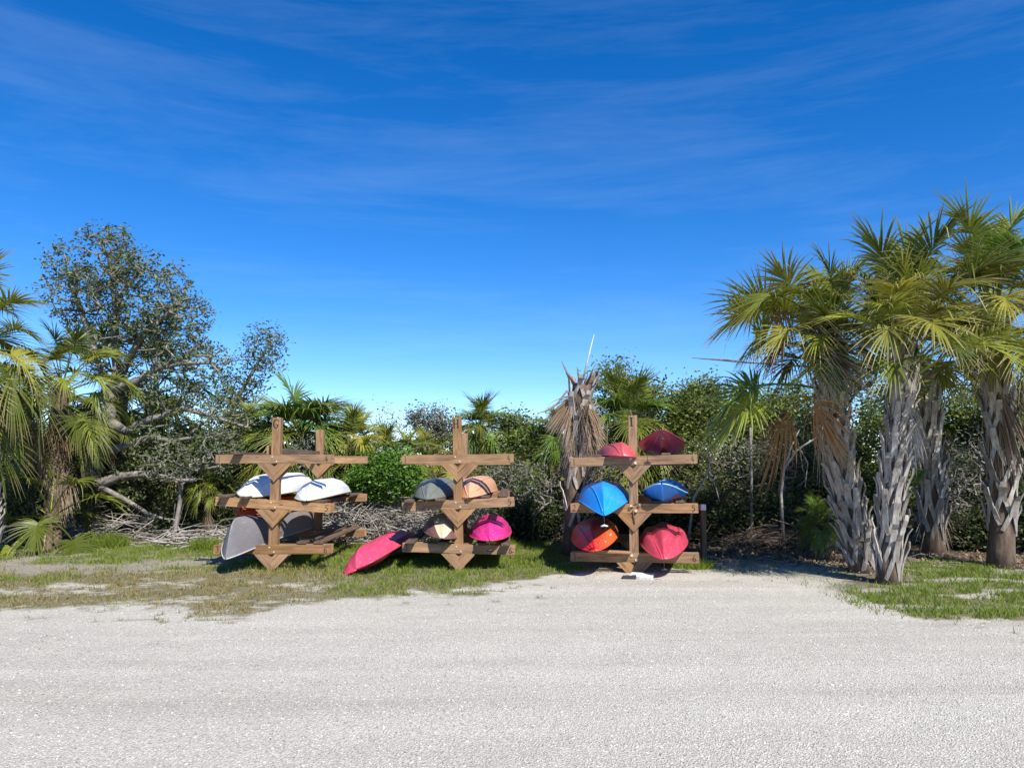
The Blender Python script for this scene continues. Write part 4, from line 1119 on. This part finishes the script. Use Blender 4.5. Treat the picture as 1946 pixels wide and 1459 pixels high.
def grow(nodes, parents, targets, rng, jit=0.10, step=0.35, wander=0.35):
    """attach every target to the nearest node of the growing skeleton by a wavering path"""
    nodes = [np.array(n, float) for n in nodes]; parents = list(parents)
    arr = np.array(nodes)
    order = np.argsort(np.min(np.linalg.norm(targets[:, None] - arr[None], axis=2), axis=1))
    tips = []
    buf = np.zeros((len(nodes) + len(targets) * 8, 3)); buf[:len(nodes)] = arr; cnt = len(nodes)
    for ti in order:
        t = targets[ti]
        dd = np.linalg.norm(buf[:cnt] - t, axis=1)
        dd = dd + np.maximum(0, buf[:cnt, 2] - t[2]) * 0.6      # prefer growing upwards
        j = int(np.argmin(dd)); p = buf[j].copy(); L = np.linalg.norm(t - p)
        k = max(1, min(6, int(L / step)))
        prev = j; off = rng.normal(0, wander * L * 0.3, 3)
        for i in range(1, k + 1):
            f = i / k
            q = p + (t - p) * f + off * math.sin(math.pi * f) + (rng.normal(0, jit, 3) * (1 if i < k else 0.2)) * min(1, L)
            if cnt >= len(buf): buf = np.concatenate([buf, np.zeros((2000, 3))])
            buf[cnt] = q; parents.append(prev); prev = cnt; cnt += 1
        tips.append(prev)
    return buf[:cnt], np.array(parents), tips

def skeleton_mesh(name, nodes, parents, tips, mat, rtip=0.004, power=0.45, rmax=0.3, sides=5, fixed=None):
    n = len(nodes); cntc = np.zeros(n)
    for t in tips: cntc[t] += 1
    for i in range(n - 1, 0, -1):
        if parents[i] >= 0: cntc[parents[i]] += cntc[i]
    r = np.minimum(rtip * np.maximum(cntc, 1) ** power, rmax)
    if fixed is not None:
        r[:len(fixed)] = np.maximum(r[:len(fixed)], fixed)
    idx = np.array([i for i in range(n) if parents[i] >= 0])
    pa = parents[idx]
    v, f = tube_edges(nodes[pa], nodes[idx], np.minimum(r[pa], r[idx] * 1.6), r[idx], sides)
    return mesh_np(name, v, f, mat, True)

def blob_targets(blobs, n, rng, shell=0.5):
    """points in a union of ellipsoids (center, rx, ry, rz), denser toward the surface"""
    vol = np.array([b[1] * b[2] * b[3] for b in blobs]); pr = vol ** 0.8 / (vol ** 0.8).sum()
    ch = rng.choice(len(blobs), n, p=pr)
    d = rng.normal(0, 1, (n, 3)); d /= np.linalg.norm(d, axis=1, keepdims=True)
    rad = rng.random(n) ** (1 / 3.0); rad = shell + (1 - shell) * rad if shell else rad
    rad = np.where(rng.random(n) < 0.3, rng.random(n) ** 0.5, rad)
    rad = rad * (0.8 + 0.4 * rng.random(n))
    c = np.array([list(b[0]) for b in blobs])[ch]; rr = np.array([b[1:4] for b in blobs])[ch]
    return c + d * rad[:, None] * rr

def shrub(name, label, blobs, ntips, per, leaf, lsize, seed, bark='bark_dk', stems=5, group=None, cat='shrub', spread=0.13, base=None, shell=0.35, rtip=0.004, skel=None, skr=None, aspect=0.5, wander=0.35):
    rng = np.random.default_rng(seed)
    b0 = blobs[0]
    if base is None: base = Vector((b0[0][0], b0[0][1], 0))
    root = empty(name, base, 0, label, cat, group)
    B = np.array(base)
    lb = [(np.array(b[0]) - B, b[1], b[2], b[3]) for b in blobs]
    T = blob_targets(lb, ntips, rng, shell)
    T = T[T[:, 2] > 0.06]
    if skel is None:
        nodes, par = [], []
        for k in range(stems):
            a = rng.random() * 6.28; rr = 0.15 * rng.random()
            nodes.append([rr * math.cos(a), rr * math.sin(a), -0.05]); par.append(-1)
            q = len(nodes) - 1
            hh = max(0.25, lb[0][0][2] * 0.5)
            nodes.append([rr * 2.2 * math.cos(a), rr * 2.2 * math.sin(a), hh * 0.5]); par.append(q)
            nodes.append([rr * 3.5 * math.cos(a), rr * 3.5 * math.sin(a), hh]); par.append(q + 1)
        fixed = None
    else:
        nodes, par, fixed = [], [], []
        for chain, r0, r1, pi in skel:
            prev = pi
            for i, p in enumerate(chain):
                nodes.append(list(np.array(p) - B)); par.append(prev); prev = len(nodes) - 1
                fixed.append(r0 + (r1 - r0) * i / max(1, len(chain) - 1))
        fixed = np.array(fixed)
    nd, pr, tips = grow(nodes, par, T, rng, wander=wander)
    obj('trunk' if skel else 'stem', skeleton_mesh('stem', nd, pr, tips, M[bark], rtip, 0.42, 0.25, 5, fixed), root)
    tp = nd[tips]
    # some leaves also along the twigs
    par_p = nd[pr[tips]]
    n = len(tp) * per
    k = rng.integers(0, len(tp), n); f = rng.random(n)[:, None] ** 2
    c = tp[k] * (1 - f * 0.6) + par_p[k] * f * 0.6 + rng.normal(0, spread, (n, 3)) * (0.5 + rng.random((n, 1)))
    c = c[c[:, 2] > 0.02]
    obj('crown', leaf_mesh('crown', c, lsize, M[leaf], rng, aspect=aspect), root)
    return root

def B(px, py, Y, rx, rz, ry=None):
    """ellipsoid at a pixel, radii in pixels at that depth"""
    s = Y / F * 1.0
    return (P(px, py, Y), rx * s, (ry if ry is not None else min(rx, rz) * s * 1.0) if ry is None else ry, rz * s)

# the big grey tree on the left: limbs laid out by hand
tb = GX(150, 17.2)
def C(px, py, Y): return np.array(P(px, py, Y))
big_sk = [
 ([np.array(tb), C(165, 930, 17.2), C(185, 860, 17.3), C(205, 800, 17.4), C(218, 740, 17.5)], 0.20, 0.13, -1),
 ([C(222, 700, 17.5), C(215, 650, 17.5), C(222, 600, 17.4), C(215, 540, 17.4), C(206, 480, 17.4)], 0.10, 0.03, 4),
 ([C(240, 690, 17.3), C(268, 640, 17.1), C(300, 610, 17.0), C(330, 590, 16.9)], 0.08, 0.03, 4),
 ([C(190, 700, 17.6), C(172, 640, 17.7), C(150, 580, 17.8), C(130, 520, 17.8)], 0.07, 0.025, 4),
 ([C(250, 730, 17.0), C(300, 700, 16.8), C(350, 690, 16.7), C(400, 690, 16.6)], 0.085, 0.03, 4),
 # sweeping low limbs
 ([C(230, 905, 17.0), C(285, 900, 16.8), C(330, 912, 16.6), C(365, 895, 16.5), C(405, 880, 16.4)], 0.10, 0.04, 1),
 ([C(240, 820, 17.0), C(275, 800, 16.8), C(310, 790, 16.7), C(345, 775, 16.6), C(400, 790, 16.4), C(470, 812, 16.2)], 0.09, 0.03, 3),
 ([C(235, 850, 17.0), C(290, 832, 16.7), C(330, 838, 16.6), C(375, 830, 16.4), C(440, 835, 16.2)], 0.07, 0.025, 2),
 ([C(200, 930, 16.9), C(240, 950, 16.7), C(280, 975, 16.5), C(310, 985, 16.4)], 0.07, 0.03, 1),
]
big_bl = [B(205, 500, 17.4, 75, 80), B(270, 560, 17.2, 95, 90), B(140, 560, 17.7, 65, 70), B(340, 610, 16.9, 70, 65), B(250, 660, 17.2, 110, 75), B(380, 690, 16.7, 60, 55), B(330, 740, 16.7, 90, 50), B(420, 790, 16.4, 60, 45), B(330, 850, 16.6, 90, 50), B(410, 860, 16.3, 55, 55), B(110, 500, 17.9, 30, 50)]
shrub('tree', 'tall grey barked tree with sparse olive leaves and sweeping low limbs behind rack G', big_bl, 1350, 15, 'leaf_ol', 0.085, 201, 'bark', cat='tree', base=Vector(tb), skel=big_sk, spread=0.065, rtip=0.0075, shell=0.25, aspect=0.42, wander=0.5)
tb2 = GX(430, 19.0)
shrub('tree', 'thin leaning grey tree with bare twigs beside the full round palm', [B(505, 665, 18.6, 42, 50), B(460, 720, 18.8, 50, 45), B(430, 770, 19, 60, 40), B(525, 640, 18.6, 20, 25)], 280, 15, 'leaf_ol', 0.08, 202, 'bark', cat='tree', base=Vector(tb2),
      skel=[([np.array(tb2), C(425, 900, 19), C(432, 820, 19), C(450, 760, 18.9)], 0.10, 0.05, -1), ([C(475, 715, 18.8), C(495, 680, 18.7), C(515, 650, 18.6)], 0.035, 0.012, 3)], spread=0.11, rtip=0.005, aspect=0.42, wander=0.5)

SH = [
 ('bare grey twiggy bush before the hedge right of rack I', [(1470, 880, 15.7, 60, 55), (1400, 880, 15.8, 50, 50)], 420, 4, 'leaf_gy', .06, 'bark'),
 ('bare brown twiggy bush behind the maroon kayak', [(1330, 880, 16.0, 45, 50), (1290, 930, 15.8, 40, 40)], 320, 4, 'leaf_gr', .06, 'bark_dk'),
 ('bare grey twiggy bush between rack H and the dead palm', [(1010, 925, 16.4, 50, 45), (960, 900, 16.6, 40, 40)], 360, 4, 'leaf_gy', .06, 'bark'),
 ('bare grey twigs behind the blue kayak', [(1135, 920, 15.6, 50, 45)], 240, 3, 'leaf_gy', .06, 'bark'),
 ('bare grey twigs tangled under the sweeping limbs', [(330, 880, 16.0, 70, 40), (420, 850, 15.9, 45, 40)], 360, 4, 'leaf_ol', .06, 'bark'),
 ('bare grey twigs in shade behind the right palms', [(1840, 880, 15.4, 60, 60), (1800, 950, 15.2, 50, 50)], 360, 4, 'leaf_gy', .06, 'bark'),
 ('leafy olive shrub under the sweeping grey limbs', [(300, 880, 17.6, 60, 45), (370, 850, 17.4, 55, 45), (260, 930, 17.4, 50, 40)], 420, 30, 'leaf_ol', .08, 'bark'),
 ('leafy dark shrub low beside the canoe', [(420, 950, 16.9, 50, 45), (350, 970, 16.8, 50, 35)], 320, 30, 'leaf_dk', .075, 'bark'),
 ('added shade-dark shrub hugging the great drooping palm trunk', [(70, 960, 15.6, 60, 60), (120, 900, 16.2, 50, 70)], 340, 30, 'leaf_dk', .08, 'bark'),  # added to darken the corner; its leaf colour stands in for crown shade
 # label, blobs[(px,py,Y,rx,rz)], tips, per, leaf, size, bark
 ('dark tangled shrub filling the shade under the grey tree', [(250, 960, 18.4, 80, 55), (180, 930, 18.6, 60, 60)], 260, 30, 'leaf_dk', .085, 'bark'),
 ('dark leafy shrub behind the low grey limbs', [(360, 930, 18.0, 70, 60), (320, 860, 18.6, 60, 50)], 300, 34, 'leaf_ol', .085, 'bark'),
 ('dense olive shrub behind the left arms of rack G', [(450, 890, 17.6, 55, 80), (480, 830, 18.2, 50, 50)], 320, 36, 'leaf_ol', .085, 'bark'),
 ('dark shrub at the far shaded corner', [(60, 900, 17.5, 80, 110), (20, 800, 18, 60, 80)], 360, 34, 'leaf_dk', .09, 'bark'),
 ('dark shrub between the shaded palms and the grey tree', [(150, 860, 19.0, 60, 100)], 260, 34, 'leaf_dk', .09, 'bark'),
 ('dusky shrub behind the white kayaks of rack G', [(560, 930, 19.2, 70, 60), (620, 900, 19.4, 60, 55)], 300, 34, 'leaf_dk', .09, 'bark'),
 ('tangle of grey twigs and small leaves between the posts of rack G', [(575, 860, 16.6, 42, 34)], 220, 5, 'leaf_gy', .06, 'bark'),
 ('bright green glossy bush between racks G and H', [(735, 900, 16.2, 52, 38), (700, 915, 16.3, 35, 28), (770, 905, 16.4, 25, 25)], 330, 46, 'leaf_br', .075, 'bark_dk'),
 ('thin bare twigged sapling right of the browning palm', [(745, 820, 21.5, 30, 42), (725, 800, 21.5, 14, 40)], 90, 8, 'leaf_gy', .06, 'bark'),
 ('airy grey green tree left of the H post', [(825, 800, 21.0, 40, 30), (835, 840, 21.0, 40, 35), (795, 795, 21, 18, 20)], 240, 24, 'leaf_gy', .075, 'bark'),
 ('dark green shrub right of the tufted palm', [(975, 830, 20.0, 35, 45), (950, 870, 20.0, 40, 40)], 260, 40, 'leaf_gr', .085, 'bark_dk'),
 ('olive shrub between rack H and the dead palm', [(1030, 850, 18.5, 45, 50), (1010, 900, 18.3, 50, 45)], 300, 38, 'leaf_gr', .085, 'bark_dk'),
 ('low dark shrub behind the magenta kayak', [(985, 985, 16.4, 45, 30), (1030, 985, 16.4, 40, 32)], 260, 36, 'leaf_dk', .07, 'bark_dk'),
 ('twiggy olive shrub behind the right arms of rack H', [(970, 925, 18.0, 45, 45), (900, 930, 18.4, 50, 45)], 240, 26, 'leaf_ol', .075, 'bark'),
 ('sparse tree rising behind the bright fans of rack I', [(1165, 720, 19.5, 45, 38), (1230, 760, 19.2, 50, 40), (1195, 800, 19.4, 60, 50)], 300, 28, 'leaf_gr', .085, 'bark_dk'),
 ('yellow green shrub behind the maroon kayak', [(1310, 790, 17.0, 50, 50), (1290, 850, 16.8, 60, 50), (1340, 760, 17.2, 35, 35)], 420, 42, 'leaf_gr', .080, 'bark_dk'),
 ('dense shrub behind the boats of rack I', [(1130, 930, 17.2, 60, 60), (1230, 930, 17.0, 70, 60)], 340, 38, 'leaf_gr', .08, 'bark_dk'),
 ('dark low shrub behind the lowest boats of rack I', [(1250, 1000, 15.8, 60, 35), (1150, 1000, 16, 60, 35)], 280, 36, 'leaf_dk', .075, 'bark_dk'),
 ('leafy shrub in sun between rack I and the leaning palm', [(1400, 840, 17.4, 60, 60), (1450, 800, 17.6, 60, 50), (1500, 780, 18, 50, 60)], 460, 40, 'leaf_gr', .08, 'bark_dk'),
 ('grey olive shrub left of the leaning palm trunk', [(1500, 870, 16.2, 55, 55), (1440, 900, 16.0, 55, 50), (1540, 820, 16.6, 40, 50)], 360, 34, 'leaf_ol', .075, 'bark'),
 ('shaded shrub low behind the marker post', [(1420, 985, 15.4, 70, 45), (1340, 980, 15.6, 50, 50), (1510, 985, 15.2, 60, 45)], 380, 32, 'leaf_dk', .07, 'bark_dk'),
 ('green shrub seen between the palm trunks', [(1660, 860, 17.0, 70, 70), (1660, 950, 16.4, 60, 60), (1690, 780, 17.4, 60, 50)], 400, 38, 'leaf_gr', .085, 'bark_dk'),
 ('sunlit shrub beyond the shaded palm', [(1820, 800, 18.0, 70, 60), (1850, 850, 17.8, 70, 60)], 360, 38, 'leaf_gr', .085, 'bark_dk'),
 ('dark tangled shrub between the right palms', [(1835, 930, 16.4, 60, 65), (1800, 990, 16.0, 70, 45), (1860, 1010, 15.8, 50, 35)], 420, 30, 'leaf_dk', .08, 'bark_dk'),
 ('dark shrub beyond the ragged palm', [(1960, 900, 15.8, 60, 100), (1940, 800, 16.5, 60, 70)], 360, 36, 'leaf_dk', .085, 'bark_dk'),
 ('added shade-dark low shrub beside the ragged palm trunk', [(1945, 985, 14.6, 55, 60), (1850, 1010, 14.9, 45, 40)], 320, 34, 'leaf_dk', .075, 'bark_dk'),  # added in front of sunlit twigs so the gap reads as deep shade
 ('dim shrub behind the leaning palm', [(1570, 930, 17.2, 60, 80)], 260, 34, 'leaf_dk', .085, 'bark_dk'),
]
for k, (lab, bl, nt_, per, lf, sz, bk) in enumerate(SH):
    blobs = [B(*b) for b in bl]
    shrub('tree' if 'tree' in lab.split(' behind')[0].split(' left')[0].split(' under')[0] and 'grey tree' not in lab else 'shrub', lab, blobs, nt_, per, lf, sz, 300 + k, bk, group=None, spread=0.12, cat='shrub', stems=6)

# back rows that close the thicket
def backrow():
    rng = np.random.default_rng(77)
    rows = [(-60, 850, 22, 120), (80, 800, 22.5, 150), (220, 820, 23, 130), (360, 800, 22.5, 140), (480, 850, 23, 110), (600, 880, 24, 90), (700, 895, 25, 75), (800, 900, 25, 70), (890, 880, 24, 85), (980, 870, 23, 95),
            (1070, 860, 22.5, 105), (1160, 850, 22, 110), (1260, 840, 21.5, 115), (1360, 840, 21.5, 110), (1460, 835, 21, 115), (1560, 830, 21, 120), (1660, 835, 21.5, 115), (1760, 850, 21.5, 105), (1860, 845, 21, 110), (1960, 840, 21, 120), (2060, 830, 20.5, 120)]
    WH = ['behind the great drooping palm', 'behind the dark hung palm', 'behind the crown foot of the grey tree', 'behind the sweeping low limbs', 'behind the thin leaning grey tree', 'behind the full round palm', 'behind the browning palm',
          'beyond the bright glossy bush', 'behind the post of rack H', 'behind the tufted palm', 'behind the dead palm', 'behind the post of rack I', 'behind the maroon kayak', 'behind the brown brush heap', 'behind the slim sapling stem', 'behind the leaning palm crown',
          'behind the palm nearest the drive', 'behind the shaded spiky palm', 'between the shaded palm and the ragged palm', 'behind the ragged palm', 'past the ragged palm at the lawn end']
    for k, (a, top, Y, h) in enumerate(rows):
        s = Y / F
        top = top + rng.integers(-5, 60); zt = P(a, top, Y).z
        c = P(a, top, Y); rz = zt / 2
        bl = [(Vector((c.x, Y, rz * 1.0)), 68 * s, 0.9, rz)]
        shrub('shrub', ('dark' if k % 3 == 0 else 'green') + ' back row thicket shrub ' + WH[k], bl, 260, 40, 'leaf_gr' if k % 3 else 'leaf_dk', .10, 600 + k, 'bark_dk', group='back row of thicket shrubs', spread=0.17, stems=4)
backrow()

# ------------------------------------------------------------------ brush piles, sticks, litter
def sticks(name, label, n, fn, mat, seed, r=(0.006, 0.016), cat='brush pile', seg=3):
    rng = np.random.default_rng(seed)
    A, Bq, ra, rb = [], [], [], []
    for k in range(n):
        p, d, L, bend = fn(rng)
        rr = r[0] + (r[1] - r[0]) * rng.random() ** 2
        q = p - d * L / 2; off = rng.normal(0, bend * L, 3)
        prev = q
        for i in range(1, seg + 1):
            f = i / seg
            c = q + d * L * f + off * math.sin(math.pi * f)
            c[2] = max(c[2], 0.01)
            A.append(prev); Bq.append(c); ra.append(rr * (1 - 0.6 * (i - 1) / seg)); rb.append(rr * (1 - 0.6 * i / seg)); prev = c
    v, f = tube_edges(np.array(A), np.array(Bq), np.array(ra), np.array(rb), 4)
    o = obj(name, mesh_np(name, v, f, mat, True))
    return tag(o, label, cat, kind='stuff')
def heap(pxc, Y, rx, ry, h, L=(0.4, 1.4), flat=0.25, az=None):
    c = np.array(GX(pxc, Y))
    def fn(rng):
        x, y = rng.normal(0, 0.45, 2)
        top = h * math.exp(-(x * x + y * y) * 1.1)
        p = c + np.array([x * rx, y * ry, max(0.02, top * rng.random() ** 0.6)])
        a = rng.random() * math.pi if az is None else rng.normal(az, 0.5)
        d = np.array([math.cos(a), math.sin(a) * 0.7, rng.normal(0, flat)]); d /= np.linalg.norm(d)
        return p, d, L[0] + (L[1] - L[0]) * rng.random(), 0.12
    return fn
sticks('brush_pile', 'heap of bleached grey sticks and fronds between racks G and H', 1150, heap(690, 16.6, 1.75, 0.9, 0.92, (0.5, 1.7)), M['stick'], 1, (0.005, 0.014))
sticks('brush_pile', 'grey dead branches and frond stems lying left of the canoe', 110, heap(390, 16.2, 1.5, 0.6, 0.30, (0.5, 1.8), 0.12), M['stick'], 2, (0.006, 0.022))
sticks('brush_pile', 'brown twiggy brush heaped right of rack I', 700, heap(1385, 15.9, 1.1, 0.6, 1.25, (0.3, 1.1), 0.5), M['stick_br'], 3, (0.003, 0.010))
sticks('brush_pile', 'grey twigs behind the right arms of rack H', 420, heap(975, 17.2, 1.3, 0.6, 0.95, (0.4, 1.2), 0.5), M['stick'], 4, (0.003, 0.010))
sticks('brush_pile', 'dead twigs and stems in the shade between the right palms', 200, heap(1840, 15.2, 1.6, 0.7, 0.8, (0.3, 1.2), 0.4), M['stick_br'], 5, (0.003, 0.010))
sticks('brush_pile', 'dry twigs under the thicket beside the leaning palm', 380, heap(1490, 14.8, 1.5, 0.6, 0.45, (0.3, 1.2), 0.25), M['stick_br'], 6, (0.003, 0.011))
sticks('brush_pile', 'dead twigs in the shade under the grey tree', 180, heap(200, 16.8, 2.2, 0.8, 0.55, (0.3, 1.4), 0.25), M['stick'], 7, (0.004, 0.014))
def litterfn(rng):
    x = rng.uniform(-10.5, 10.8); y = lit_y(x) + rng.normal(0.35, 0.5)
    a = rng.random() * math.pi
    return np.array([x, y, 0.02 + 0.03 * rng.random()]), np.array([math.cos(a), math.sin(a), 0]), 0.08 + 0.4 * rng.random() ** 2, 0.1
sticks('twig_litter', 'fallen twigs and frond scraps along the edge of the thicket', 900, litterfn, M['stick'], 8, (0.003, 0.009), 'litter', 2)
def leaf_litter():
    rng = np.random.default_rng(91)
    n = 26000
    x = rng.uniform(-11, 12, n); y = lit_y(x) + rng.normal(0.9, 0.9, n)
    g, dry, l, sand = masks(x, y)
    k = rng.random(n) < l + 0.05
    c = np.stack([x[k], y[k], gh(x[k], y[k]) + 0.012 + 0.02 * rng.random(k.sum())], 1)
    me = leaf_mesh('leaf_litter', c, 0.06, mat_leaf('fallen_leaf', (0.20, 0.15, 0.10), 0.6, transl=0.1, rough=0.85), rng, up=2.5)
    tag(obj('leaf_litter', me), 'brown fallen leaves on the ground under the thicket', 'leaf litter', kind='stuff')
leaf_litter()

# grass tufts
def tuft(px, Y, r, h, n, seed, label):
    rng = np.random.default_rng(seed)
    c = GX(px, Y)
    a = rng.random(n) * 6.28; rr = r * np.sqrt(rng.random(n))
    x = rr * np.cos(a); y = rr * np.sin(a)
    pts = np.stack([x, y, np.zeros(n)], 1)
    hh = h * (0.5 + 0.6 * rng.random(n)) * (1 - 0.4 * (rr / r))
    me = blades('grass_tuft', pts, hh, np.full(n, 0.005), 0.7, M['grass'], rng)
    tag(obj('grass_tuft', me, None, c), label, 'grass tuft', 'grass tufts at the thicket edge')
tuft(205, 15.6, 0.38, 0.42, 1500, 1, 'tall green grass tuft before the shaded thicket')
tuft(392, 15.2, 0.30, 0.36, 1000, 2, 'tall green grass tuft beside the canoe on rack G')
tuft(1310, 12.6, 0.40, 0.22, 1400, 3, 'green grass tuft under the right end of rack I')
tuft(1085, 12.4, 0.25, 0.14, 600, 4, 'small weed tuft left of rack I')
tuft(585, 13.2, 0.25, 0.25, 700, 5, 'grass tuft under the arms of rack G')
tuft(955, 15.0, 0.35, 0.3, 900, 6, 'grass tuft behind the lowest right arm of rack H')

# bare snags and saplings in the thicket
def branch_thing(label, chains, mat, cat='branch', name='bare_branch', base=None):
    b = Vector(base if base is not None else chains[0][0][0])
    root = empty(name, b, 0, label, cat)
    for i, (pts, r0, r1) in enumerate(chains):
        n = len(pts); rr = [r0 + (r1 - r0) * k / (n - 1) for k in range(n)]
        obj('trunk' if i == 0 else 'limb', MB().tube([Vector(p) - b for p in pts], rr, 7).mesh('limb', mat, True), root)
    return root
branch_thing('bare pale forked branch between the brush and the leaning palm', [([GX(1490, 14.6), P(1484, 940, 14.5), P(1490, 890, 14.4), P(1515, 855, 14.3), P(1550, 832, 14.2)], 0.035, 0.015), ([P(1492, 885, 14.4), P(1503, 850, 14.4), P(1520, 815, 14.4)], 0.02, 0.008), ([P(1520, 852, 14.3), P(1535, 880, 14.2), P(1530, 925, 14.1)], 0.014, 0.006)], M['stick'])
branch_thing('bare pale branch leaning right of the blue sit on kayak', [([GX(1305, 14.8), P(1318, 945, 14.7), P(1340, 910, 14.6), P(1352, 870, 14.5)], 0.03, 0.014), ([P(1345, 895, 14.6), P(1360, 925, 14.5), P(1368, 955, 14.4)], 0.016, 0.006)], M['stick'])
branch_thing('slim straight pale sapling stem in the thicket right of rack I', [([GX(1428, 15.0), P(1428, 910, 15.0), P(1427, 860, 15.0), P(1426, 812, 15.0)], 0.032, 0.022)], M['bark'], 'sapling', 'sapling')
